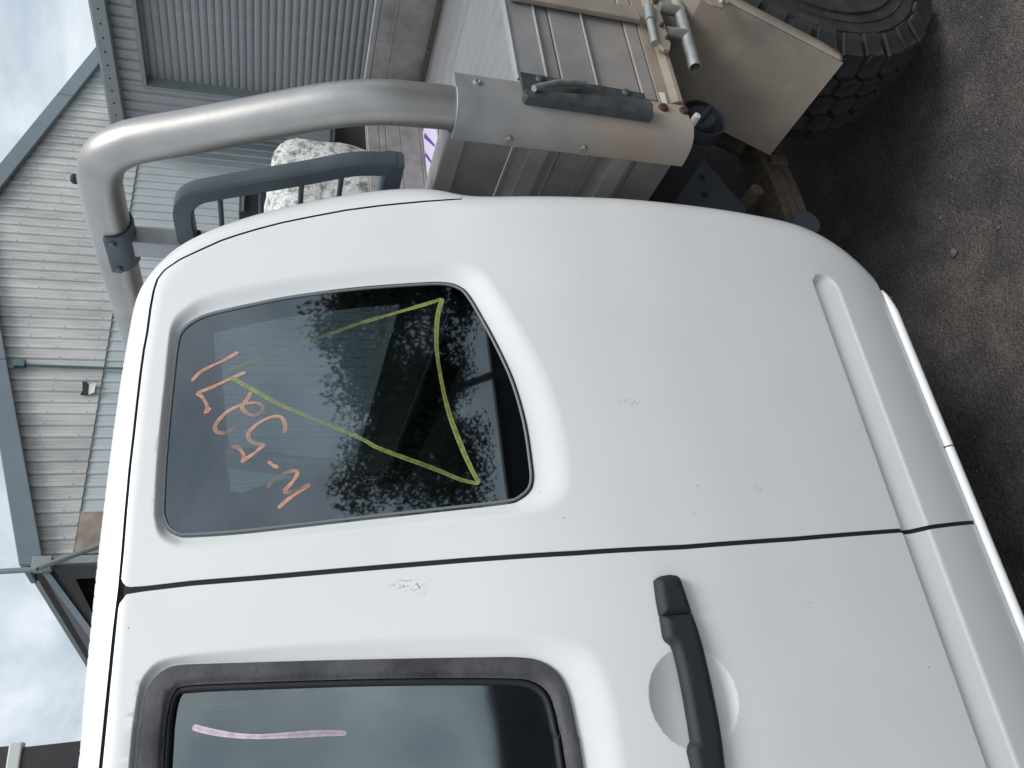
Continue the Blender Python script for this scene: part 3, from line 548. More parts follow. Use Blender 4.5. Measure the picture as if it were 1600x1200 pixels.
def offset_poly(P, d, closed=True):
    P = np.asarray(P); t = (np.roll(P, -1, 0)-np.roll(P, 1, 0)) if closed else np.gradient(P, axis=0)
    t /= np.maximum(np.linalg.norm(t, axis=1), 1e-9)[:, None]; n = np.stack([t[:, 1], -t[:, 0]], 1)
    if closed:
        a = 0.5*np.sum(P[:, 0]*np.roll(P[:, 1], -1)-np.roll(P[:, 0], -1)*P[:, 1])
        if a < 0: n = -n
    return P+n*d                                                                   # d > 0: outwards
def panel_mesh(name, outline, holes, fn, m, fine=None, base=0.016, extra=None, flange=0.014, edge_r=0.002, hole_flange=0.006, keyq=0.0016):
    """pressed panel: outline and holes in (x, z), y from fn; smooth analytic normals, folded edges"""
    outline = np.asarray(outline)
    lo, hi = outline.min(0), outline.max(0)
    gx, gz = np.meshgrid(np.arange(lo[0], hi[0], base), np.arange(lo[1], hi[1], base)); pts = [np.stack([gx.ravel(), gz.ravel()], 1)]
    if fine is not None:
        for (f, st) in fine:
            gx, gz = np.meshgrid(np.arange(lo[0], hi[0], st), np.arange(lo[1], hi[1], st)); q = np.stack([gx.ravel(), gz.ravel()], 1); pts.append(q[f(q)])
    for q in (extra or []): pts.append(q)
    loops = [outline]+list(holes)
    for r_in in (0.0015, 0.004):
        pts.append(resample(offset_poly(outline, -r_in), 0.006, True))
        for h in holes: pts.append(resample(offset_poly(h, r_in), 0.006, True))
    pts = np.vstack(pts); ok = inside(pts, outline)
    for h in holes: ok &= ~inside(pts, h)
    pts = pts[ok]
    dm = np.full(len(pts), 1e9)
    for l_ in loops: dm = np.minimum(dm, seg_dist(pts, l_, True))
    pts = pts[dm > 0.0009]
    key = np.round(pts/keyq).astype(np.int64); _, ui = np.unique(key, axis=0, return_index=True); pts = pts[np.sort(ui)]
    pts = pts+rng.uniform(-1e-5, 1e-5, pts.shape)
    verts = []; edges = []
    for l_ in loops:
        b0 = len(verts); verts += [tuple(p) for p in l_]; n = len(l_); edges += [(b0+i, b0+(i+1) % n) for i in range(n)]
    nl = len(verts); verts += [tuple(p) for p in pts]
    vo, eo, fo, ov, _, _ = delaunay_2d_cdt([Vector(v) for v in verts], edges, [], 0, 1e-7)
    V = np.array([(v[0], v[1]) for v in vo]); F = np.array([f for f in fo if len(f) == 3])
    cen = V[F].mean(1); ok = inside(cen, outline)
    for h in holes: ok &= ~inside(cen, h)
    F = F[ok]
    Yv = fn(V[:, 0], V[:, 1])
    # tight roll-over on the cut edges
    isb = np.zeros(len(V), bool)
    for i, o in enumerate(ov):
        if any(k < nl for k in o): isb[i] = True
    h_ = 0.0008
    gx = (fn(V[:, 0]+h_, V[:, 1])-fn(V[:, 0]-h_, V[:, 1]))/(2*h_); gz = (fn(V[:, 0], V[:, 1]+h_)-fn(V[:, 0], V[:, 1]-h_))/(2*h_)
    Nn = np.stack([gx, -np.ones(len(V)), gz], 1); Nn /= np.linalg.norm(Nn, axis=1)[:, None]
    P3 = np.stack([V[:, 0], Yv, V[:, 1]], 1)
    # orientation towards the photographer (-y)
    a = P3[F[:, 1]]-P3[F[:, 0]]; b_ = P3[F[:, 2]]-P3[F[:, 0]]; cr_ = np.cross(a, b_); fl = cr_[:, 1] > 0; F[fl] = F[fl][:, ::-1]
    allv = [tuple(p) for p in P3]; allf = [tuple(int(i) for i in f) for f in F]; nrm = [tuple(p) for p in Nn]
    bi = {}
    for i, o in enumerate(ov):
        for k in o:
            if k < nl: bi[k] = i
    off = 0
    for li, l_ in enumerate(loops):
        n = len(l_); fd = flange if li == 0 else hole_flange; ids = [bi.get(off+i) for i in range(n)]; off += n
        st = len(allv)
        for i in ids:
            p = allv[i]; q = nrm[i]
            j = ids.index(i)
            allv.append(p); allv.append((p[0], p[1]+fd, p[2]))
        P_ = np.array(l_); t = np.roll(P_, -1, 0)-np.roll(P_, 1, 0); t /= np.maximum(np.linalg.norm(t, axis=1), 1e-9)[:, None]
        sg = 1 if 0.5*np.sum(P_[:, 0]*np.roll(P_[:, 1], -1)-np.roll(P_[:, 0], -1)*P_[:, 1]) > 0 else -1
        if li > 0: sg = -sg
        for i in range(n):
            w_ = np.array([t[i, 1]*sg, -0.25, -t[i, 0]*sg]); w_ /= np.linalg.norm(w_); nrm += [tuple(w_), tuple(w_)]
        for i in range(n):
            a_, b2_ = st+2*i, st+2*((i+1) % n); allf.append((a_, b2_, b2_+1, a_+1))
    me = bpy.data.meshes.new(name); me.from_pydata(allv, [], allf); me.materials.append(m); me.shade_smooth()
    me.normals_split_custom_set_from_vertices([Vector(q) for q in nrm])
    return me
OFF = [0.0006, 0.0018, 0.0036, 0.006, 0.009, 0.013, 0.018, 0.024, 0.031, 0.040, 0.050, 0.062, 0.075]
def roll_points(i0, i1):
    C_ = resample(OE[i0:i1], 0.009); t = np.gradient(C_, axis=0); t /= np.linalg.norm(t, axis=1)[:, None]; o = np.stack([t[:, 1], -t[:, 0]], 1)
    return [C_-o*d for d in OFF]
rollpts = roll_points(0, len(OE))
near_q = lambda p: inside(p, offset_poly(WQO, 0.012)) & ~inside(p, offset_poly(WQ, -0.004))
near_d = lambda p: inside(p, offset_poly(WDB, 0.012)) & ~inside(p, offset_poly(WDO, -0.004)) & (p[:, 0] > -0.25)
near_rib = lambda p: (np.abs(p[:, 1]-0.5*(RIB_U+RIB_L)) < 0.042) & (p[:, 0] < RIB_END+0.012) & (p[:, 0] > -0.3)
dish_rings = [np.stack([HC[0]+q*np.cos(A_), HC[1]+q*np.sin(A_)], 1) for q, n_ in ((0.0605, 150), (0.0592, 150), (0.0578, 150), (0.0555, 130), (0.050, 110), (0.042, 90), (0.032, 70), (0.020, 40), (0.008, 16)) for A_ in [np.linspace(0, 2*math.pi, n_, endpoint=False)]]
far_dish = lambda q: q[np.hypot(q[:, 0]-HC[0], q[:, 1]-HC[1]) > 0.064]
def bevel_rings(a, b_): return [resample(a*(1-t)+b_*t, 0.0042, True) for t in (0.06, 0.14, 0.25, 0.38, 0.52, 0.66, 0.79, 0.9, 0.97, 1.04, 1.12)]
GAP = 0.0034
# quarter panel outline: B seam (bottom to top), roof seam, rear seam, rolled rear edge down, sill line back
jO = int(np.argmin(np.hypot(*(OE-np.array(SEAM_ROOF[-1])).T)))
rear = OE[:jO+1][::-1]                                                             # from the seam's end down to the sill
bs = BSEAM.copy(); bs[:, 0] += GAP
zs_ = ZSILL+0.004
rear = rear[rear[:, 1] > zs_+0.004]
sr = SEAM_ROOF.copy(); tt_ = np.gradient(sr, axis=0); tt_ /= np.linalg.norm(tt_, axis=1)[:, None]; sn = np.stack([tt_[:, 1], -tt_[:, 0]], 1)
sn[sn[:, 0]*0.3+sn[:, 1]*1.0 > 0] *= 1
inn = np.where(((sn*np.array([[0.3, 1.0]])).sum(1) > 0)[:, None], -sn, sn)
inn[SEAM_ROOF[:, 1] < 1.6] = np.where((sn[SEAM_ROOF[:, 1] < 1.6][:, :1] > 0), -sn[SEAM_ROOF[:, 1] < 1.6], sn[SEAM_ROOF[:, 1] < 1.6])
q_seam = sr+inn*0.0018; r_seam = sr-inn*0.0018
bs = bs[::-1]
bs = bs[bs[:, 1] < ZTOP-0.014]
Q_OUT = np.vstack([bs, [[bs[-1, 0]+0.001, ZTOP-0.010]], [[bs[-1, 0]+0.010, ZTOP-0.0022]], q_seam[q_seam[:, 0] > bs[-1, 0]+0.02], rear, [[rear[-1, 0]-0.004, zs_]], [[bs[0, 0]+0.001, zs_]]])
Q_OUT = resample(Q_OUT, 0.006, True)
me = panel_mesh('quarter_panel', Q_OUT, [WQ], S_quarter, paint, fine=[(near_rib, 0.0045)], extra=rollpts+bevel_rings(WQ, WQO))
quarter = link('quarter_panel', me, truck)
# --- roof panel: rail between the seam and the rolled edge, then over the top
k0 = jO; topO = OE[k0:]; topO = topO[topO[:, 0] > -0.60]
rs = r_seam[::-1]
fr_ = [(x, ZTOP+0.002) for x in np.linspace(rs[-1, 0]-0.05, -0.5, 8)]
R_OUT = np.vstack([topO, np.array(fr_)[::-1], r_seam[:, :]])
R_OUT = resample(R_OUT, 0.006, True)
me = panel_mesh('roof_panel', R_OUT, [], lambda x, z: base_y(x, z), paint, extra=rollpts, base=0.010, flange=0.010)
roof = link('roof_panel', me, truck)
# skin across the cab: swept from the rolled edge to the far side, slightly crowned
def skin(name, curve, m, parent, n=14, crown=0.03, hole=None):
    C_ = resample(curve, 0.012); y0 = base_y(C_[:, 0], C_[:, 1]); t = np.gradient(C_, axis=0); t /= np.linalg.norm(t, axis=1)[:, None]; o = np.stack([t[:, 1], -t[:, 0]], 1)
    vs = []; fs = []
    for k in range(n+1):
        f_ = k/n; cr_ = crown*math.sin(math.pi*f_)
        for i in range(len(C_)): vs.append((C_[i, 0]+o[i, 0]*cr_*0.5, y0[i]+(2*YC-2*y0[i])*f_, C_[i, 1]+max(o[i, 1], 0)*cr_))
    c = len(C_)
    for k in range(n):
        for i in range(c-1):
            q_ = (k*c+i, k*c+i+1, (k+1)*c+i+1, (k+1)*c+i); cy_ = sum(vs[j][1] for j in q_)/4; cz_ = sum(vs[j][2] for j in q_)/4
            if hole is None or not (hole[0] < cy_ < hole[1] and hole[2] < cz_ < hole[3]): fs.append(q_)
    me = bpy.data.meshes.new(name); me.from_pydata(vs, [], fs); me.materials.append(m); me.shade_smooth()
    return link(name, me, parent)
skin('roof_skin', topO, paint, truck, n=60, hole=None if False else (1.16, 2*YC-1.16, 1.17, 1.63)); 
RW = (1.16, 2*YC-1.16, 1.17, 1.63)
full_rear = OE[OE[:, 0] > 0.70]; full_rear = full_rear[full_rear[:, 1] < 1.655]
rp_ = skin('rear_panel', OE[:k0+1], paint, truck, n=60, crown=0.01, hole=RW)
def rear_glass():
    c_ = 0.13; y0, y1, z0, z1_ = RW; pts = []
    for (cy_, cz_, a0) in ((y1-c_, z1_-c_, 0), (y0+c_, z1_-c_, 90), (y0+c_, z0+c_, 180), (y1-c_, z0+c_, 270)):
        for k in range(7): a = math.radians(a0+15*k); pts.append((cy_+c_*math.cos(a)*1.02, cz_+c_*math.sin(a)*1.02))
    def rx(z): return float(np.interp(z, full_rear[:, 1], full_rear[:, 0]))-0.006
    g_ = MB().add([(rx(z), y, z) for y, z in pts], [tuple(range(len(pts)))]).build('rear_window', glass_r, truck, ang=0)
    fr = MB(); n = len(pts); vs = []
    for (y, z) in pts:
        vs += [(rx(z)-0.004, y, z), (rx(z)-0.004, 0.5*(y0+y1)+(y-0.5*(y0+y1))*1.09, 0.5*(z0+z1_)+(z-0.5*(z0+z1_))*1.3)]
    fr.add(vs, [(2*i, 2*i+1, 2*((i+1) % n)+1, 2*((i+1) % n)) for i in range(n)]); fr.build('rear_window_frame', trim_dark, truck, ang=0)
rear_glass()
# --- door
DF = -1.02
d_top = [(x, ZTOP-0.0022) for x in np.linspace(-0.42, BSEAM[0, 0]-0.014, 12)]
bd = BSEAM.copy(); bd[:, 0] -= GAP; bd = bd[bd[:, 1] < ZTOP-0.014]
D_OUT = np.vstack([d_top, [[bd[0, 0]-0.001, ZTOP-0.010]], bd, [[bd[-1, 0], zs_]], [(x, zs_) for x in np.linspace(bd[-1, 0]-0.06, DF, 14)], [(DF, 1.10), (DF, 1.22), (-0.80, 1.46), (-0.60, 1.635)]])
D_OUT = resample(D_OUT, 0.006, True)
me = panel_mesh('door', D_OUT, [WDO], S_door, paint, fine=[(near_rib, 0.0045)], extra=bevel_rings(WDO, WDB)+dish_rings+rollpts)
door = link('door', me, truck)
# black strips standing in for the shade inside the shut lines
b = MB()
def strip(curve, w, dy):
    C_ = np.asarray(curve); t = np.gradient(C_, axis=0); t /= np.linalg.norm(t, axis=1)[:, None]; o = np.stack([t[:, 1], -t[:, 0]], 1); y = base_y(C_[:, 0], C_[:, 1])+groove(C_[:, 0], C_[:, 1])+dy
    vs = []
    for i in range(len(C_)): vs += [(C_[i, 0]-o[i, 0]*w, y[i], C_[i, 1]-o[i, 1]*w), (C_[i, 0]+o[i, 0]*w, y[i], C_[i, 1]+o[i, 1]*w)]
    b.add(vs, [(2*i, 2*i+1, 2*i+3, 2*i+2) for i in range(len(C_)-1)])
strip(resample(BSEAM, 0.006), 0.008, 0.0024); strip(resample(SEAM_ROOF, 0.01)[:-6], 0.0034, 0.0032); strip([(x, ZTOP) for x in np.linspace(-0.5, SEAM_ROOF[0, 0]+0.02, 30)], 0.0034, 0.0030)
me = bpy.data.meshes.new('shut_line_shade'); me.from_pydata(b.v, [], b.f); me.materials.append(gap_black); link('shut_line_shade', me, truck)

# --- quarter glass
def glass_panel(name, outline, depth, m, parent, step=0.02):
    fn = lambda x, z: prof(z)+depth
    me = panel_mesh(name, resample(outline, 0.008, True), [], fn, m, base=step, flange=0.0001)
    # keep only the sheet itself
    return link(name, me, parent)
GQ, GD = 0.010, 0.020
qw = glass_panel('quarter_window', offset_poly(WQ, 0.003), GQ, glass_q, truck)
def ring_tube(outline, depth, r, name, m, parent):
    C_ = resample(outline, 0.008, True); pts = [(p[0], float(prof(p[1]))+depth, p[1]) for p in C_]; pts += [pts[0], pts[1]]
    MB().tube(pts, r, 8, cap=False).build(name, m, parent, 60)
ring_tube(offset_poly(WQ, -0.0012), GQ-0.0005, 0.0020, 'edge_trim', trim_grey, qw)
# --- door glass, wide rubber surround, inner lip
dwin = glass_panel('door_glass', offset_poly(WDI, 0.006), GD, glass_d, door)
def S_seal(x, z):
    p = np.stack([x, z], 1); di = seg_dist(p, WDI, True); do = seg_dist(p, WDO, True); t = di/(di+do+1e-9)
    return base_y(x, z)+0.0065-0.0025*np.sin(np.pi*np.clip(t, 0, 1))**0.6+0.004*(1-smooth(t/0.25))
me = panel_mesh('window_seal', offset_poly(resample(WDO, 0.008, True), -0.0006), [resample(WDI, 0.008, True)], S_seal, rubber, base=0.008, flange=0.012, hole_flange=0.016)
seal = link('window_seal', me, door)
ring_tube(offset_poly(WDI, -0.003), 0.0165, 0.0045, 'seal_lip', lip_black, door)
# --- writing on the glass
def stroke(px, w, m, name, parent, depth, ink=None, seg=7, zoff=-0.0007):
    C_ = catmull(np.array(px, float), seg); P = []
    for x, y in C_:
        d = ray(x, y); t = 0.95/d[1]
        for _ in range(40): t = 0.5*t+0.5*(float(prof((CAM+d*t)[2]))+depth)/d[1]
        Q = CAM+d*t; P.append((Q[0], Q[2]))
    P = resample(np.array(P), 0.0025); n = len(P); t = np.gradient(P, axis=0); t /= np.maximum(np.linalg.norm(t, axis=1), 1e-9)[:, None]; o = np.stack([t[:, 1], -t[:, 0]], 1)
    s_ = np.linspace(0, 1, n); ends = np.sqrt(np.clip(np.minimum(np.arange(n), np.arange(n)[::-1])*0.0025/(w*0.5)+0.25, 0, 1)); ww = 0.5*w*ends*(0.9+0.15*np.sin(s_*9+1))
    vs = []
    for i in range(n):
        for sgn in (-1, -0.5, 0, 0.5, 1):
            q = P[i]+o[i]*ww[i]*sgn; vs.append((q[0], float(prof(q[1]))+depth+zoff, q[1]))
    fs = []
    for i in range(n-1):
        for k in range(4): fs.append((5*i+k, 5*i+k+1, 5*i+k+6, 5*i+k+5))
    me = bpy.data.meshes.new(name); me.from_pydata(vs, [], fs); me.materials.append(m); me.shade_smooth()
    at = me.attributes.new('ink', 'FLOAT', 'POINT'); iv = np.interp(s_, np.linspace(0, 1, len(ink)), ink) if ink else np.ones(n)
    prof5 = np.array([1.0, 0.72, 0.62, 0.8, 1.0]); at.data.foreach_set('value', np.clip((iv[:, None]*prof5[None]*1.15), 0, 1).ravel())
    return link(name, me, parent)
z1 = lambda l: [(240+a/2.727, 400+b_/2.727) for a, b_ in l]
STROKES = [
    (z1([(362, 410), (300, 445), (235, 475), (198, 497), (162, 534)]), None),
    (z1([(392, 496), (330, 522), (250, 560), (183, 585)]), None),
    (z1([(183, 585), (205, 600), (222, 625), (229, 648), (222, 670), (243, 647)]), [1, .8, .8, 1]),
    (z1([(415, 580), (398, 612), (378, 640), (385, 660), (410, 677), (440, 678), (462, 660), (465, 643), (450, 630), (420, 626), (370, 636), (315, 664), (278, 700), (262, 728), (270, 750), (300, 756), (330, 742), (357, 720)]), [1, .9, .7, .35, .4, .8, 1, 1, .9, .7, .25, .1]),
    (z1([(558, 757), (560, 725), (548, 692), (520, 683), (468, 700), (420, 735), (402, 762), (412, 788), (440, 802), (473, 802)]), [.5, .9, 1, .9, .6, .5]),
    (z1([(473, 802), (430, 840), (392, 866), (375, 882)]), [.8, 1, 1]),
    (z1([(375, 880), (385, 858), (377, 835), (355, 814), (330, 818)]), [1, .9, .6, .3]),
    (z1([(488, 875), (505, 890), (532, 904)]), [.8, 1, .9]),
    (z1([(484, 989), (508, 962), (548, 932), (590, 917), (616, 918)]), [.3, .1, .1, .5, .9]),
    (z1([(616, 918), (602, 950), (572, 985), (552, 1003)]), [.9, 1, .9]),
    (z1([(552, 1003), (575, 1009), (610, 998), (667, 973)]), [.7, .2, .2, .8]),
    (z1([(667, 973), (620, 1005), (570, 1040), (530, 1076)]), [.9, 1, 1]),
]
for pxs, ink in STROKES: stroke(pxs, 0.0049, ink_orange, 'marker_stroke', qw, GQ, ink)
stroke([(361, 581), (366, 576), (416, 558), (504, 526.5), (560, 506)], 0.0050, ink_green, 'marker_line', qw, GQ, [.35, .18, .2, .45], zoff=-0.0011)
stroke([(560, 506), (592, 497), (661, 477), (691, 467.5)], 0.0058, ink_green, 'marker_line', qw, GQ, [.45, .75, 1, 1], zoff=-0.0011)
stroke([(359, 590), (387, 605), (445, 636.5), (560, 684), (592, 701), (676, 732), (720, 750), (748, 756)], 0.0058, ink_green, 'marker_line', qw, GQ, [1, 1, .7, .65, .8, .6, .55, .9], zoff=-0.0011)
stroke([(691, 467), (683.5, 495), (681.5, 536), (687, 583), (700, 642), (720, 697), (738, 737), (749, 756)], 0.0066, ink_green, 'marker_line', qw, GQ, [1, .8, .7, .65, .7, .8, 1, 1], zoff=-0.0015)
z3 = lambda l: [(200+a/2.105, 980+b_/2.105) for a, b_ in l]
stroke(z3([(213, 328), (260, 341), (340, 355), (430, 360), (550, 354), (640, 349), (718, 349)]), 0.0066, ink_pink, 'marker_stroke', door, GD, [1, 1, 1, .8, .6, .5, .55])

# --- door handle (fixed end cap and pull), raised off the dish
z4 = lambda l: [(960+a/3.529, 860+b_/3.529) for a, b_ in l]
HB = 0.878
def hpoly(px): return np.array([onY(x, y, HB)[[0, 2]] for x, y in z4(px)])
H_CAP = hpoly([(237, 158), (255, 140), (310, 130), (352, 136), (370, 152), (400, 240), (433, 340), (350, 348), (268, 355), (250, 260)])
H_PULL = hpoly([(270, 358), (352, 351.5), (434, 344), (462, 420), (490, 510), (540, 720), (580, 920), (602, 1060), (618, 1200), (630, 1290), (615, 1330), (560, 1345), (500, 1330), (470, 1280), (447, 1200), (425, 1105), (430, 1075), (442, 1050), (428, 960), (400, 800), (370, 650), (347, 555), (330, 515), (300, 492), (288, 470)])
def handle_piece(name, poly, m, parent):
    poly = resample(np.vstack([poly, poly[:1]]), 0.003)[:-1]
    def fn(x, z):
        p_ = np.stack([x, z], 1); d = seg_dist(p_, poly, True)*np.where(inside(p_, poly), 1, -1); u = np.clip(d/0.0085, -1, 1)
        return HB+0.003-0.0060*np.sin(u*math.pi/2)
    me = panel_mesh(name, poly, [], fn, m, base=0.006, flange=0.0095, keyq=0.0007, extra=[resample(offset_poly(poly, -q), 0.003, True) for q in (0.0027, 0.0055, 0.007)])
    return link(name, me, parent)
handle_piece('handle_cap', H_CAP, black_plastic, door); handle_piece('handle_pull', H_PULL, black_plastic, door)

# --- sill trim strips
SY = float(prof(ZSILL))
def sill(x0, x1, taper):
    b = MB(); xs = np.linspace(x0, x1, 26); vs = []; fs = []; pr = [(SY+0.006, ZSILL-0.0005), (SY-0.002, ZSILL-0.002), (SY-0.006, ZSILL-0.0055), (SY-0.007, ZSILL-0.010), (SY-0.006, ZSILL-0.0145), (SY-0.002, ZSILL-0.018), (SY+0.006, ZSILL-0.019), (SY+0.045, ZSILL-0.0195), (SY+0.045, ZSILL-0.0005)]; n = len(pr)
    for i, x in enumerate(xs):
        k = 1.0
        if taper: k = math.sqrt(max(0.03, min(1, (x1-x)/0.05)))
        for (y, z) in pr: vs.append((x, SY+0.012+(y-SY-0.012)*(0.35+0.65*k), ZSILL-0.004+(z-ZSILL+0.004)*(0.4+0.6*k)))
    for i in range(len(xs)-1):
        for k in range(n): fs.append((i*n+k, i*n+(k+1) % n, (i+1)*n+(k+1) % n, (i+1)*n+k))
    fs += [tuple(range(n)), tuple(range((len(xs)-1)*n, len(xs)*n))]
    b.add(vs, fs); b.build('sill_trim', paint, truck, 45)
sill(0.385, float(hit((1384, 462))[0])+0.012, True); sill(-1.2, 0.382, False)
# floor pan, inner sills, far side, interior
b = MB(); b.box((-1.3, 0.985, ZSILL-0.01), (0.80, 2*YC-0.985, ZSILL+0.06)); b.build('floor_pan', chassis_black, truck, ang=0)
def trim_panel(name, outline, hole, dy):
    fn = lambda x, z: base_y(x, z)+dy
    me = panel_mesh(name, resample(outline, 0.02, True), [resample(hole, 0.015, True)], fn, trim_dark, base=0.04, flange=0.001, hole_flange=0.001); return link(name, me, truck)
tq = trim_panel('interior_trim', offset_poly(Q_OUT, -0.012)[::2], offset_poly(WQ, -0.018)[::3], 0.035)
td = trim_panel('interior_trim', offset_poly(D_OUT, -0.012)[::2], offset_poly(WDI, -0.006)[::3], 0.045)
def mirror(o, parent):
    c = o.copy(); col.objects.link(c); c.parent = parent; c.scale = (1, -1, 1); c.location = (0, 2*YC, 0); return c
for o in (quarter, tq, td): mirror(o, truck)
fd = mirror(door, truck); fw = mirror(qw, truck)
for o, p in ((dwin, fd), (seal, fd)):
    c = o.copy(); col.objects.link(c); c.parent = p
c = roof.copy(); col.objects.link(c); c.parent = truck; c.scale = (1, -1, 1); c.location = (0, 2*YC, 0); c.name = 'roof_rail'
def cushion(lo, hi, e=4.0):
    bm = bmesh.new(); bmesh.ops.create_icosphere(bm, subdivisions=4, radius=1)
    for v in bm.verts:
        cc = v.co; k = (abs(cc.x)**e+abs(cc.y)**e+abs(cc.z)**e)**(-1/e); cc *= k
        for a in range(3): cc[a] = 0.5*(lo[a]+hi[a])+0.5*(hi[a]-lo[a])*cc[a]
    me = bpy.data.meshes.new('seat'); bm.to_mesh(me); bm.free(); me.shade_smooth(); me.materials.append(seat_cloth); return me
for y0 in (1.12, 1.86):
    link('seat_backrest', cushion((0.10, y0, 0.75), (0.26, y0+0.50, 1.36)), truck); link('headrest', cushion((0.14, y0+0.12, 1.38), (0.24, y0+0.38, 1.56)), truck)
    link('seat_cushion', cushion((-0.45, y0, 0.62), (0.16, y0+0.50, 0.80)), truck)
# front of the vehicle just outside the picture: fender, bonnet, windscreen
fo = np.array([(-1.026, 0.46), (-1.026, 1.10), (-1.10, 1.115), (-1.5, 1.09), (-2.1, 1.02), (-2.22, 0.90), (-2.24, 0.60), (-2.05, 0.52), (-1.98, 0.70), (-1.85, 0.82), (-1.68, 0.86), (-1.5, 0.82), (-1.38, 0.70), (-1.30, 0.46)])
me = panel_mesh('front_fender', resample(fo, 0.02, True), [], lambda x, z: prof(z)+0.05*smooth((-x-1.6)/0.7)+0.03*smooth((z-0.98)/0.12), paint, base=0.03, flange=0.03); ff = link('front_fender', me, truck); mirror(ff, truck)
b = MB(); b.prism([(-1.10, 1.10), (-1.25, 1.13), (-1.7, 1.11), (-2.2, 1.02), (-2.30, 0.90), (-2.30, 0.5), (-2.22, 0.5), (-2.2, 0.88), (-1.10, 1.05)], lambda x, z: (x, 0.97, z), lambda x, z: (x, 2*YC-0.97, z)); b.build('bonnet', paint, truck, 30)
b = MB(); b.add([(-1.22, 0.99, 1.13), (-1.22, 2*YC-0.99, 1.13), (-0.56, 2*YC-1.08, zr-0.045), (-0.56, 1.08, zr-0.045)], [(0, 1, 2, 3)]); b.build('windscreen', glass_d, truck, ang=0)
b = MB(); b.box((-1.24, 0.98, 0.5), (-1.05, 2*YC-0.98, 1.09)); b.build('dashboard', trim_dark, truck, ang=0, bev=0.03)
def apillar(sgn):
    f_ = (lambda y: y) if sgn > 0 else (lambda y: 2*YC-y)
    b = MB(); b.tube([(-1.24, f_(0.955), 1.12), (-0.95, f_(1.0), 1.40), (-0.66, f_(1.045), 1.66), (-0.56, f_(1.06), 1.715), (-0.45, f_(1.065), 1.735)], 0.03, 10); b.build('windscreen_pillar', paint, truck)
apillar(1); apillar(-1)

# ------------------------------------------------------------------ headboard
HX = 1.0
hb = MB()
hoop_near = [(HX, 0.908, 0.80), (HX, 0.908, 1.10), (HX, 0.909, 1.23), (HX, 0.911, 1.29), (HX, 0.916, 1.36), (HX, 0.932, 1.425), (HX, 0.955, 1.485), (HX, 0.990, 1.565), (HX, 1.030, 1.658), (HX, 1.056, 1.722), (HX, 1.076, 1.762), (HX, 1.108, 1.797), (HX, 1.155, 1.815), (HX, 1.22, 1.820), (HX, 1.40, 1.823), (HX, 1.58, 1.823)]
hn = catmull(hoop_near, 4); hf = hn[::-1].copy(); hf[:, 1] = 2*YC-hf[:, 1]
headboard = MB().tube(np.vstack([hn, hf]), 0.0365, 28).build('headboard', satin, truck, 60)
pb = onX(126, 285, HX)
b = MB(); b.lathe([(0, 0), (0.009, 0), (0.009, 0.016), (0.006, 0.02), (0, 0.021)], (HX, 1.175, 1.844), 'Z', 12); b.build('rubber_plug', black_plastic, headboard)
# extruded side post that sleeves the hoop (both sides): flat flange, round nose
def post(sgn):
    f_ = (lambda y: y) if sgn > 0 else (lambda y: 2*YC-y)
    sec = [(1.050, 0.882), (1.050, 0.876), (1.0115, 0.874)]
    for k in range(13):
        a = math.radians(-74-k*8.0); sec.append((1.0+0.0425*math.cos(a), 0.912+0.0425*math.sin(a)))
    sec += [(0.9545, 0.930), (0.9555, 0.936), (0.960, 0.936), (0.9605, 0.915)]
    for k in range(12, -1, -1):
        a = math.radians(-74-k*8.0); sec.append((1.0+0.0385*math.cos(a), 0.912+0.0385*math.sin(a)))
    sec += [(1.012, 0.882)]
    z0, z1_ = 0.795, 1.240
    return MB().prism([(x, f_(y)) for x, y in sec], lambda x, y: (x, y, z0), lambda x, y: (x, y, z1_)).build('post', alu_post, headboard, 25, bev=0.0008)
post(1); post(-1)
for (z, m_) in ((1.142, bolt_grey), (1.003, bolt_grey)):
    b = MB(); b.lathe([(0, -0.008), (0.007, -0.008), (0.008, -0.007), (0.008, 0), (0.010, 0), (0.010, 0.004)], (0.9575, 0.9195, z), 'X', 6); b.build('bolt', m_, headboard, 20)
b = MB(); b.lathe([(0, -0.002), (0.003, -0.002), (0.004, -0.004), (0.007, -0.003), (0.0085, 0)], (1.032, 0.8755, 1.20), 'Y', 14); b.build('bolt', bolt_grey, headboard)
for (x, z, m_) in ((1.034, 0.846, rust), (1.034, 0.803, rust)):
    b = MB(); b.lathe([(0, -0.006), (0.007, -0.006), (0.009, -0.004), (0.010, 0), (0.0, 0.0)], (x, 0.8755, z), 'Y', 10); b.build('bolt', m_, headboard)
# front sheeting: separate extruded planks with raised ribs
ya, yb = 0.937, 2*YC-0.937
def plank(z0, z1_, x):
    b = MB(); b.box((x, ya, z0+0.001), (x+0.012, yb, z1_-0.001)); return b.build('plank', alu_dull, headboard, ang=0, bev=0.0015)
for (z0, z1_, x) in ((1.115, 1.205, 0.990), (1.025, 1.112, 0.991), (0.962, 1.023, 0.990), (0.868, 0.960, 0.991), (0.79, 0.866, 0.990)): plank(z0, z1_, x)
for z in (1.080, 0.918):
    b = MB(); b.prism([(0.9905, z-0.03), (0.958, z-0.021), (0.958, z+0.015), (0.9905, z+0.026)], lambda x, z: (x, ya+0.002, z), lambda x, z: (x, yb-0.002, z)); b.build('rib', alu_dull, headboard, ang=0, bev=0.002)
b = MB(); b.box((0.972, ya+0.001, 1.207), (1.03, yb-0.001, 1.243)); b.build('top_rail', alu_dull, headboard, ang=0, bev=0.003)
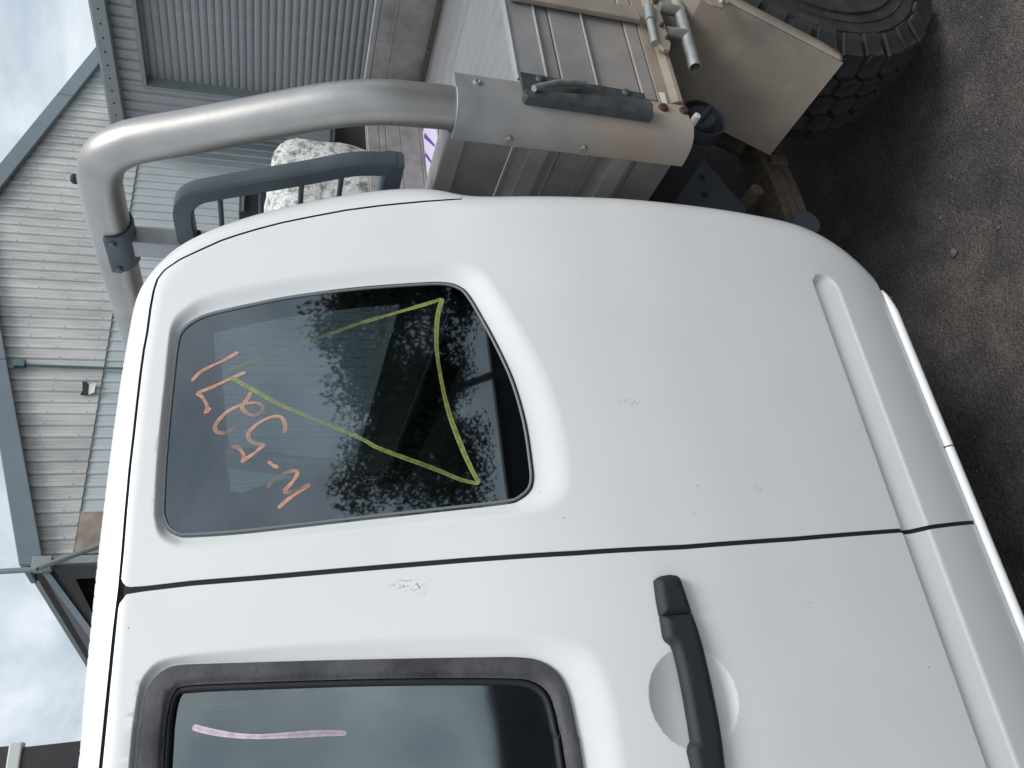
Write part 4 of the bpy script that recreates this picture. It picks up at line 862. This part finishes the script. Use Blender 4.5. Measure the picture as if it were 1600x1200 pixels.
# clamp, box upright and the painted window guard frame with round bars
cl = MB()
def arcplate(y0, y1, a0, a1, r0, r1):
    n = 14; vs = []; fs = []
    for k in range(n+1):
        a = math.radians(a0+(a1-a0)*k/n)
        for r_2 in (r0, r1):
            for y in (y0, y1): vs.append((HX+math.cos(a)*r_2, y, 1.8215+math.sin(a)*r_2))
    for k in range(n):
        q = 4*k; fs += [(q+2, q+3, q+7, q+6), (q, q+4, q+5, q+1), (q, q+2, q+6, q+4), (q+1, q+5, q+7, q+3)]
    fs += [(0, 1, 3, 2), (4*n, 4*n+2, 4*n+3, 4*n+1)]
    cl.add(vs, fs)
arcplate(1.285, 1.395, 170, 330, 0.0368, 0.043)
cl.build('clamp', grey_steel, headboard, 30, bev=0.003)
for y in (1.30, 1.38):
    a = math.radians(195); b = MB(); b.lathe([(0, -0.008), (0.006, -0.007), (0.007, 0.0)], (HX-0.042, y, 1.8115), 'X', 10); b.build('bolt', grey_steel, headboard)
b = MB(); b.box((HX-0.022, 1.318, 1.244), (HX+0.018, 1.366, 1.786)); b.build('upright', alu, headboard, ang=0, bev=0.003)
sqp = SQ(0.017, 0.0175, 0.004)
gf = [(HX, 1.318, 1.686), (HX, 1.28, 1.687), (HX, 1.25, 1.688), (HX, 1.225, 1.686), (HX, 1.202, 1.678), (HX, 1.184, 1.662), (HX, 1.172, 1.640), (HX, 1.155, 1.600), (HX, 1.12, 1.515), (HX, 1.095, 1.455), (HX, 1.077, 1.415), (HX, 1.066, 1.385), (HX, 1.060, 1.35), (HX, 1.058, 1.315)]
guard = MB().tube(catmull(gf, 3), 0.02, 8, sq=sqp).build('guard_frame', grey_steel, headboard, 30)
b = MB(); b.tube([(HX, 1.042, 1.318), (HX, 1.317, 1.318)], 0.02, 8, sq=SQ(0.018, 0.018, 0.004)); b.build('guard_rail', grey_steel, headboard, 30)
for (z, y) in ((1.621, 1.172), (1.548, 1.144), (1.477, 1.115), (1.407, 1.084)):
    b = MB(); b.tube([(HX, y, z), (HX, 1.318, z)], 0.005, 8); b.build('guard_bar', grey_steel, headboard)
b = MB(); b.box((HX-0.014, 1.3175, 1.70), (HX+0.012, 1.308, 1.662)); b.build('weld_plate', rust, headboard, ang=0)

# ------------------------------------------------------------------ tray
TX0, TX1, TZ = 1.012, 2.95, 0.85
floor = MB().box((TX0, 0.90, 0.80), (TX1, 2*YC-0.90, TZ)).build('tray_floor', alu_floor, truck, ang=0)
def dropside(sgn):
    am, bm_ = (alu, alu_dusty) if sgn > 0 else (alu_dull, alu_dull)
    f_ = (lambda y: y) if sgn > 0 else (lambda y: 2*YC-y)
    x0, x1 = 1.062, TX1-0.03
    root = None
    # stacked extrusions; each plank is rounded or stepped like the photograph's
    for (z0, z1_, y) in ((1.066, 1.118, 0.882), (1.036, 1.064, 0.8855), (0.968, 1.034, 0.884), (0.877, 0.966, 0.8855), (0.846, 0.875, 0.8835)):
        b = MB(); b.box((x0, min(f_(y), f_(0.908)), z0), (x1, max(f_(y), f_(0.908)), z1_))
        o = b.build('dropside' if root is None else 'plank', am, truck if root is None else root, ang=0, bev=0.0022)
        if root is None: root = o
    for z in (1.1205, 1.0650, 0.9670):
        b = MB(); b.tube([(x0, f_(0.8815), z), (x1, f_(0.8815), z)], 0.0028, 8); b.build('bead', am, root)
    b = MB(); b.prism([(f_(0.910), 0.790), (f_(0.884), 0.790), (f_(0.876), 0.797), (f_(0.876), 0.806), (f_(0.884), 0.818), (f_(0.884), 0.844), (f_(0.910), 0.844)], lambda y, z: (1.0605, y, z), lambda y, z: (x1, y, z)); b.build('bottom_rail', bm_, root, ang=0, bev=0.002)
    return root
ds = dropside(1); fds = dropside(-1)
tg = MB().box((TX1-0.028, 0.905, 0.852), (TX1, 2*YC-0.905, 1.10)).build('tailgate', alu_dull, truck, ang=0, bev=0.003)
b = MB(); b.box((TX1-0.045, 0.95, 0.8505), (TX1-0.0285, 2*YC-0.95, 0.872)); b.build('hinge_strip', muddy, tg, ang=0)
b = MB(); b.box((TX1-0.032, 0.91, 1.101), (TX1+0.002, 2*YC-0.91, 1.125)); b.build('top_rail', alu_dull, tg, ang=0, bev=0.003)
b = MB(); b.box((TX1-0.034, 0.92, 1.03), (TX1-0.0282, 2*YC-0.92, 1.04)); b.build('bead', alu_dull, tg, ang=0)
# vertical hinge strap on the dropside
b = MB(); b.prism([(1.266, 0.842), (1.305, 0.842), (1.305, 1.112), (1.266, 1.112)], lambda x, z: (x, 0.8795, z), lambda x, z: (x, 0.868, z)); b.build('hinge_strap', alu_dusty, ds, ang=0, bev=0.003)
# latch plate with lever
def dpt(px, Y=0.872): p = onY(px[0], px[1], Y); return (p[0], p[2])
z6 = lambda a, b_: (700+a/3.75, b_/3.75)
up = [dpt(z6(*q)) for q in ((418, 420), (1150, 546), (1165, 605), (440, 540))]
lo_ = [dpt(z6(*q), 0.862) for q in ((440, 545), (1165, 606), (1192, 632), (1192, 700), (455, 590), (440, 570))]
latch = MB().prism(up, lambda x, z: (x, 0.877, z), lambda x, z: (x, 0.871, z)).build('latch_plate', dark_steel, ds, ang=0, bev=0.0015)
b = MB(); b.prism(lo_, lambda x, z: (x, 0.8705, z), lambda x, z: (x, 0.853, z)); b.build('latch_channel', dark_steel, ds, ang=0, bev=0.002)
lv = [dpt(z6(*q), 0.856) for q in ((495, 540), (540, 520), (600, 500), (660, 482), (740, 475), (812, 470))]
b = MB(); b.tube(catmull([(x, 0.848+0.003*i, z) for i, (x, z) in enumerate(lv)], 4), 0.0058, 10, rr=None); b.build('latch_lever', galv, ds)
for q in ((540, 465), (1045, 545)):
    x, z = dpt(z6(*q)); b = MB(); b.lathe([(0, -0.004), (0.004, -0.004), (0.0075, -0.002), (0.009, 0)], (x, 0.8708, z), 'Y', 14); b.build('bolt', dark_steel, ds)
x, z = dpt(z6(1268, 568), 0.879); b = MB(); b.box((x-0.016, 0.8826, z-0.0055), (x+0.016, 0.8836, z+0.0055)); b.build('sticker', white_sticker, ds, ang=0)
# pipe hinge below the dropside: pin tube, strap, two pipe stubs, long pipe
zz = lambda a, b_: (980+a/8, b_/8)
def tubepx(pts, Y, r, m, name, parent, n=14, hollow=False):
    P = [onY(*zz(*p), Y) for p in pts]; b = MB().tube(P, r, n)
    if hollow:
        d = P[-1]-P[0]; d = d/np.linalg.norm(d)
    return b.build(name, m, parent)
hy = 0.862
tubepx([(265, 90), (290, 260)], hy, 0.0105, galv, 'hinge_knuckle', ds)
tubepx([(290, 262), (350, 545)], hy, 0.0082, galv, 'hinge_pin', ds)
kl = [dpt(zz(*q), hy) for q in ((300, 20), (360, 10), (440, 250), (470, 340), (540, 560), (530, 640), (460, 625), (385, 560), (350, 420))]
b = MB(); b.prism(kl, lambda x, z: (x, hy+0.006, z), lambda x, z: (x, hy-0.002, z)); b.build('hinge_plate', alu_dusty, ds, ang=0, bev=0.001)
for q in ((333, 45), (415, 340), (490, 490)):
    x, z = dpt(zz(*q), hy); b = MB(); b.lathe([(0, -0.008), (0.003, -0.008), (0.0045, -0.004), (0.005, 0)], (x, hy-0.002, z), 'Y', 10); b.build('bolt', rust, ds)
P_ = [onY(*zz(*p), 0.878) for p in ((590, -60), (700, 330), (770, 590), (850, 850))]
def open_pipe(path, ro, ri, name, m, parent, n=18):
    P = [Vector(p) for p in path]; d = (P[-1]-P[0]).normalized(); a = d.orthogonal().normalized(); c_ = d.cross(a); vs = []; fs = []
    for (p, r_2) in ((P[0], ro), (P[-1], ro), (P[-1], ri), (P[-1]-d*0.12, ri)):
        for k in range(n): t = 2*math.pi*k/n; vs.append(p+(a*math.cos(t)+c_*math.sin(t))*r_2)
    for i in range(3):
        for k in range(n): fs.append((i*n+k, i*n+(k+1) % n, (i+1)*n+(k+1) % n, (i+1)*n+k))
    fs.append(tuple(range(3*n, 4*n)))
    return MB().add(vs, fs).build(name, m, parent, 40)
open_pipe([P_[0], P_[-1]], 0.0125, 0.0105, 'rail_pipe', galv, ds)
for (a_, c_) in (((400, 95), (680, 150)), ((470, 400), (760, 440))): tubepx([a_, c_], 0.876, 0.0112, galv, 'pipe_stub', ds)
# round fuel filler under the post
fx, fz = dpt((1098, 186), 0.93)
ff_ = MB().lathe([(0.0, 0.012), (0.043, 0.012), (0.0445, 0.0), (0.0475, 0.0), (0.0475, 0.03), (0.04, 0.05), (0, 0.05)], (fx, 0.925, fz), 'Y', 40).build('fuel_filler', black_plastic, truck)
b = MB(); b.lathe([(0.0, -0.008), (0.026, -0.008), (0.029, -0.004), (0.030, 0.011), (0, 0.011)], (fx-0.004, 0.925, fz+0.006), 'Y', 30); b.build('filler_cap', black_plastic, ff_)
b = MB(); b.box((-0.03, -0.013, -0.004), (0.03, -0.0085, 0.004), Matrix.Translation((fx-0.004, 0.925, fz+0.006)) @ Matrix.Rotation(0.7, 4, 'Y')); b.build('cap_grip', black_plastic, ff_, ang=0, bev=0.001)
b = MB(); wx, wz = dpt((1088, 183), 0.895); b.lathe([(0, -0.003), (0.002, -0.003), (0.002, -0.006), (0.0065, -0.005), (0.0075, 0.004), (0.007, 0.03)], (wx, 0.895, wz), 'Y', 16); b.build('drain_plug', white_sticker, ff_)

# ------------------------------------------------------------------ mudguard: folded plate ahead of the wheel
GY0, GY1 = 0.822, 1.085
gx = [(1.178, 0.428), (1.322, 0.708), (1.40, 0.775), (1.80, 0.785), (1.90, 0.70), (2.03, 0.43)]
vs = []; fs = []
for (x, z) in gx: vs += [(x, GY0, z), (x, GY1, z)]
for i in range(len(gx)-1): fs.append((2*i, 2*i+1, 2*i+3, 2*i+2))
b = MB(); b.add(vs, fs); mg = b.build('mudguard', alu_dusty, truck, ang=0); md = mg.modifiers.new('t', 'SOLIDIFY'); md.thickness = 0.003; md.offset = 0
# returned lip along the outer edge, rounded lower corner
b = MB(); vs = []; fs = []; W_ = 0.026
pth = [(1.180, 0.432)]+[(1.178+(1.322-1.178)*t, 0.428+(0.708-0.428)*t) for t in np.linspace(0.04, 1, 8)]+gx[2:]
for i, (x, z) in enumerate(pth):
    j = max(1, min(i, len(pth)-2)); tx, tz = pth[j+1][0]-pth[j-1][0], pth[j+1][1]-pth[j-1][1]; l_ = math.hypot(tx, tz); nx, nz = tz/l_, -tx/l_
    w_ = W_*(0.45 if i == 0 else 0.85 if i == 1 else 1.0)
    vs += [(x, GY0-0.0015, z), (x+nx*0.003, GY0-0.003, z+nz*0.003), (x+nx*w_, GY0-0.003, z+nz*w_)]
for i in range(len(pth)-1):
    for k in range(2): fs.append((3*i+k, 3*i+k+1, 3*i+k+4, 3*i+k+3))
b.add(vs, fs); lp = b.build('lip', alu_dusty, mg, 50); md = lp.modifiers.new('t', 'SOLIDIFY'); md.thickness = 0.003; md.offset = 0
bx_ = [onY(x, y, 0.812)[[0, 2]] for x, y in ((1093, -6), (1122, -10), (1138, -2), (1137, 6), (1128, 13), (1112, 8))]
b = MB(); b.prism([tuple(q) for q in bx_], lambda x, z: (x, 0.8145, z), lambda x, z: (x, 0.8105, z)); b.build('bracket', alu_dusty, mg, ang=0, bev=0.001)
q = onY(1127, 3, 0.81); b = MB(); b.lathe([(0, -0.007), (0.004, -0.006), (0.006, -0.003), (0.0065, 0.001)], (q[0], 0.8104, q[2]), 'Y', 10); b.build('bolt', bolt_grey, mg)

# ------------------------------------------------------------------ wheels with separate tread blocks
WR, WXC, WY0, WWID = 0.385, 1.615, 0.838, 0.255
def wheel(cx, y0, sgn, blocks):
    w = link('wheel', None, truck); w.location = (cx, y0, WR-0.006)
    if sgn < 0: w.rotation_euler.z = math.pi
    rr = WR-0.018
    pr = [(0.20, 0.035), (0.215, 0.02), (0.24, 0.004), (0.285, -0.003), (0.325, 0.004), (0.352, 0.016), (rr-0.008, 0.030), (rr, 0.045), (rr+0.001, WWID*0.5), (rr, WWID-0.045), (rr-0.008, WWID-0.03), (0.33, WWID-0.008), (0.28, WWID+0.002), (0.22, WWID-0.02), (0.20, WWID-0.035)]
    MB().lathe(pr, (0, 0, 0), 'Y', 72).build('tyre', tyre_m, w, 50)
    MB().lathe([(0.0, 0.06), (0.06, 0.055), (0.075, 0.075), (0.13, 0.085), (0.155, 0.06), (0.185, 0.065), (0.195, 0.04), (0.205, 0.034), (0.205, 0.05), (0.198, 0.07), (0.198, WWID-0.05)], (0, 0, 0), 'Y', 48).build('rim', wheel_m, w, 40)
    for k in range(3):
        MB().lathe([(0.25+0.028*k, -0.004+0.001*k), (0.2515+0.028*k, -0.008+0.003*k), (0.254+0.028*k, -0.008+0.003*k), (0.256+0.028*k, -0.003+0.002*k)], (0, 0, 0), 'Y', 72).build('sidewall_ring', tyre_m, w, 50)
    if not blocks: return w
    # block outlines on the unrolled tread: (around, across)
    defs = {'centre': [(-.0215, -.020), (-.004, -.027), (.020, -.021), (.0225, .012), (.006, .026), (-.019, .019)],
            'middle': [(-.022, -.017), (.001, -.026), (.022, -.014), (.020, .018), (.002, .025), (-.021, .015)],
            'shoulder': [(-.022, -.022), (.012, -.026), (.022, -.018), (.018, .026), (-.012, .030), (-.020, .024)]}
    def block_mesh(kind, flip, rad, tilt):
        pl = defs[kind]; pl = [(a, -c if flip else c) for a, c in pl]
        if flip: pl = pl[::-1]
        n = len(pl); vs = []; h0, h1 = rad-0.024, rad
        for (sc, h) in ((1.06, h0), (0.97, h1-0.002), (0.90, h1)):
            for (a, c) in pl:
                an = a*1.36*sc/rad; hh = h-abs(tilt)*max(0, (c*(1 if tilt > 0 else -1))*0.42); vs.append((hh*math.sin(an), c*sc, hh*math.cos(an)))
        fs = [tuple(range(2*n, 3*n))]+[(L_*n+i, L_*n+(i+1) % n, (L_+1)*n+(i+1) % n, (L_+1)*n+i) for L_ in range(2) for i in range(n)]
        b = MB(); b.add(vs, fs); return b.mesh('tread_block', tyre_m, 30)
    NB = 34
    rows = [('shoulder', True, 0.037, -1, 0.0), ('middle', False, 0.088, 0, 0.5), ('centre', False, 0.1405, 0, 0.0), ('middle', True, 0.191, 0, 0.5), ('shoulder', False, 0.228, 1, 0.0)]
    for (kind, fl, yc, tilt, ph) in rows:
        me = block_mesh(kind, fl, WR-0.0005*abs(tilt)*8, tilt)
        for k in range(NB):
            o = link('tread_block', me, w); o.location.y = yc; o.rotation_euler.y = 2*math.pi*(k+ph)/NB+rng.uniform(-.006, .006)
    # side lugs
    lug = MB(); lug.add([(-.022, -.001, .318), (.017, -.001, .318), (.026, .018, .368), (-.026, .018, .368), (-.021, -.007, .322), (.016, -.007, .322), (.025, .010, .370), (-.025, .010, .370)], [(4, 5, 6, 7), (0, 1, 5, 4), (1, 2, 6, 5), (2, 3, 7, 6), (3, 0, 4, 7)]); lm = lug.mesh('side_lug', tyre_m, 30)
    for k in range(NB):
        o = link('side_lug', lm, w); o.rotation_euler.y = 2*math.pi*(k+0.1)/NB; o.scale.z = 1.0 if k % 2 else 0.985
    return w
wheel(WXC, WY0, 1, True); wheel(WXC, 2*YC-WY0, -1, False); wheel(-1.66, 0.90, 1, False); wheel(-1.66, 2*YC-0.90, -1, False)

# ------------------------------------------------------------------ chassis
for y in (1.30, 2*YC-1.38):
    b = MB(); b.box((-2.1, y, 0.56), (2.95, y+0.08, 0.70)); b.build('chassis_rail', chassis_black, truck, ang=0, bev=0.004)
for x in (1.03, 1.55, 2.1, 2.7):
    b = MB(); b.box((x, 0.95, 0.70), (x+0.05, 2*YC-0.95, 0.799)); b.build('tray_bearer', chassis_black, truck, ang=0, bev=0.003)
b = MB(); b.lathe([(0.045, -0.68), (0.045, -0.12), (0.12, -0.06), (0.13, 0.06), (0.045, 0.12), (0.045, 0.68)], (WXC, YC, 0.38), 'Y', 20); b.build('rear_axle', chassis_black, truck)
# gusset plate with two holes, hanging from the tray bearer
gp = [onY(x, y, 1.14) for x, y in ((1010, 262), (1072, 222), (1165, 330), (1120, 380), (1000, 380))]
gus = MB().prism([(q[0], q[2]) for q in gp], lambda x, z: (x, 1.135, z), lambda x, z: (x, 1.143, z)).build('gusset_plate', bracket_blue, truck, ang=0)
for q in ((1097, 277), (1102, 305)):
    h_ = onY(*q, 1.134); b = MB(); b.lathe([(0, 0), (0.008, 0), (0.008, 0.0005), (0, 0.0005)], (h_[0], 1.1343, h_[2]), 'Y', 14); b.build('bolt_hole', gap_black, gus, 0)
# leaf spring running forward to its hanger, clamp band, eye
lsp = [onY(x, y, 1.19) for x, y in ((1150, 190), (1175, 245), (1198, 290), (1215, 335), (1232, 385))]
lsp = [np.array([p[0], 1.19, p[2]]) for p in lsp]
ls = None
for k in range(3):
    pth = catmull([p+np.array([0, 0, -0.024*k]) for p in lsp[k//2:]], 4); o = MB().tube(pth, 0.03, 8, sq=SQ(0.011, 0.034, 0.003) if True else None).build('leaf_spring' if ls is None else 'spring_leaf', muddy, truck if ls is None else ls, 30)
    if ls is None: ls = o
cp_ = onY(1197, 268, 1.19)
b = MB(); b.box((cp_[0]-0.016, 1.142, cp_[2]-0.034), (cp_[0]+0.016, 1.238, cp_[2]+0.016)); b.build('spring_clamp', muddy, ls, ang=0, bev=0.006)
eb = onY(1176, 305, 1.15); b = MB(); b.lathe([(0, -0.012), (0.016, -0.010), (0.018, 0), (0.018, 0.06)], (eb[0], 1.14, eb[2]), 'Y', 12); b.build('hanger_bolt', muddy, ls)
b = MB(); b.tube([(lsp[1][0]+0.02, 1.18, lsp[1][2]+0.02), (lsp[1][0]+0.10, 1.20, lsp[1][2]+0.12)], 0.028, 12); b.build('spring_hanger', muddy, ls)
hp = onY(1243, 352, 1.12); b = MB(); b.lathe([(0, -0.02), (0.03, -0.018), (0.034, 0), (0.034, 0.12), (0, 0.12)], (hp[0]-0.02, 1.10, hp[2]+0.0), 'Y', 18); b.build('spring_eye', bracket_blue, ls)

# sheet lying in the tray behind the headboard
vs = [onZ(x, y, TZ+0.02) for x, y in ((668, 188), (664, 330), (720, 330), (720, 188))]
x0, x1, y0, y1 = 1.70, 2.66, 2.36, 2.585
sheet = MB().box((x0, y0, TZ+0.002), (x1, y1, TZ+0.012)).build('plastic_sheet', lavender, None, ang=0, bev=0.002, label='lavender plastic sheet with purple pen strokes lying on the tray floor', cat='sheet')
for (a_, c_, w_) in (((2.62, 2.56), (2.40, 2.40), 0.012), ((2.52, 2.575), (2.26, 2.40), 0.009), ((2.36, 2.56), (2.00, 2.42), 0.012)):
    d_ = np.array(c_)-np.array(a_); n_ = np.array([-d_[1], d_[0]])/np.linalg.norm(d_)*w_
    b = MB(); b.add([(a_[0]-n_[0], a_[1]-n_[1], TZ+0.0125), (a_[0]+n_[0], a_[1]+n_[1], TZ+0.0125), (c_[0]+n_[0]*0.4, c_[1]+n_[1]*0.4, TZ+0.0125), (c_[0]-n_[0]*0.4, c_[1]-n_[1]*0.4, TZ+0.0125)], [(0, 1, 2, 3)]); b.build('pen_stroke', purple, sheet, ang=0)

# ================================================================== LOOSE STONES
def pebble(b, x, y, r_):
    base = [(1, 0, 0), (-1, 0, 0), (0, 1, 0), (0, -1, 0), (0, 0, 1), (0, 0, -0.4), (.7, .7, .3), (-.7, .6, .4), (.6, -.7, .3), (-.6, -.7, .2)]
    pts = [(x+p[0]*r_*rng.uniform(.7, 1.2), y+p[1]*r_*rng.uniform(.7, 1.2), 0.35*r_+p[2]*r_*rng.uniform(.5, .9)) for p in base]
    b.add(pts, [(0, 6, 4), (6, 2, 4), (2, 7, 4), (7, 1, 4), (1, 9, 4), (9, 3, 4), (3, 8, 4), (8, 0, 4), (0, 5, 6), (6, 5, 2), (2, 5, 7), (7, 5, 1), (1, 5, 9), (9, 5, 3), (3, 5, 8), (8, 5, 0)])
b = MB()
for k in range(2600):
    x, y = rng.uniform(-0.3, 3.2), rng.uniform(0.2, 2.6); pebble(b, x, y, 0.0010+0.0034*rng.random()**4)
b.build('gravel', stone_m, None, ang=0, kind='stuff', label='fine loose grit scattered on the dark asphalt', cat='gravel')
for (px, r_, lab) in (((1492, 395), 0.011, 'largest dark stone chip lying on the asphalt beside the truck'), ((1560, 356), 0.007, 'small grey stone lying near the large dark chip'), ((1470, 341), 0.006, 'tiny pale stone on the asphalt between chip and wheel')):
    q = onZ(*px, 0); b = MB(); pebble(b, q[0], q[1], r_); b.build('stone', stone_m, None, ang=0, label=lab, cat='stone')

# ================================================================== TREES AND YARD BEHIND THE PHOTOGRAPHER (seen in the glass)
def tree(name, x, y, h, crown_lo, rad, nleaf, lm, seed, label, size=0.16):
    g = np.random.default_rng(seed); t = thing(name, label, 'tree', loc=(x, y, 0))
    b = MB(); limbs = []
    tr = [(0, 0, 0), (0.1, 0.05, h*0.25), (-0.05, 0.1, h*0.5), (0.15, 0, h*0.75), (0.2, 0.1, h*0.95)]
    b.tube(catmull(tr, 4), 0.2, 10, rr=np.linspace(0.17, 0.03, 17)); b.build('trunk', bark, t)
    cl_ = []
    lb = MB()
    for k in range(20):
        a = g.uniform(0, 2*math.pi); z0 = g.uniform(crown_lo*0.75, h*0.8); r_ = rad*g.uniform(0.35, 1.0); z1_ = min(h, z0+g.uniform(0.3, 2.2)*h/9)
        e_ = (r_*math.cos(a), r_*math.sin(a), z1_)
        pth = catmull([(0.05, 0.05, z0), (e_[0]*0.5, e_[1]*0.5, z0+(z1_-z0)*0.7), e_], 4); lb.tube(pth, 0.05, 6, rr=np.linspace(0.10, 0.02, len(pth)))
        cl_.append((e_, g.uniform(0.6, 1.15)*rad*0.30)); cl_.append(((e_[0]*0.6, e_[1]*0.6, z1_*0.97), g.uniform(0.5, 1.0)*rad*0.3))
    lb.build('limbs', bark, t)
    vs = []; fs = []
    for k in range(nleaf):
        (c, r_) = cl_[g.integers(len(cl_))]; u = g.normal(size=3); u = u/np.linalg.norm(u)*g.random()**0.4*r_
        p = np.array(c)+u*np.array([1, 1, 0.8]); p[2] -= g.random()**3*1.6
        d = np.array([g.normal()*0.5, g.normal()*0.5, -1.0]); d /= np.linalg.norm(d); w_ = np.cross(d, g.normal(size=3)); w_ /= np.linalg.norm(w_); l_ = size*g.uniform(0.7, 1.5)
        i = len(vs); vs += [tuple(p), tuple(p+d*l_*0.5+w_*l_*0.20), tuple(p+d*l_), tuple(p+d*l_*0.5-w_*l_*0.20)]; fs.append((i, i+1, i+2, i+3))
    me = bpy.data.meshes.new('crown'); me.from_pydata(vs, [], fs); me.materials.append(lm); link('crown', me, t); return t
a = math.radians(29); D_ = 22
tree('gum_tree', D_*math.sin(a), -D_*math.cos(a), 9.9, 6.0, 4.3, 30000, leaf_m, 3, 'tall dark gum tree mirrored in the rear quarter window', 0.17)
a = math.radians(38.5)
tree('gum_tree', 26*math.sin(a), -26*math.cos(a), 10.2, 5.0, 3.0, 14000, leaf_m, 5, 'slimmer gum tree mirrored at the rear edge of the quarter window', 0.22)
ys = thing('yard_shed', 'low dark shed across the yard mirrored at the bottom of the windows', 'shed')
b = MB(); b.box((6.2, -31, 0), (24, -27, 3.4)); b.build('wall', navy_clad, ys, ang=0)
b = MB(); b.box((-8, -30, 0), (5.9, -26, 5.9)); b.build('tall_wall', navy_clad, ys, ang=0)
b = MB(); b.prism([(-8.3, 5.9), (6.0, 5.9), (6.0, 6.1), (-8.3, 6.1)], lambda x, z: (x, -25.7, z-0.1), lambda x, z: (x, -30.2, z+0.5)); b.build('roof', brown_clad, ys, ang=0)
b = MB(); b.prism([(6.1, 3.4), (24.3, 3.4), (24.3, 3.62), (6.1, 3.62)], lambda x, z: (x, -26.7, z-0.1), lambda x, z: (x, -31.2, z+0.5)); b.build('roof', brown_clad, ys, ang=0)
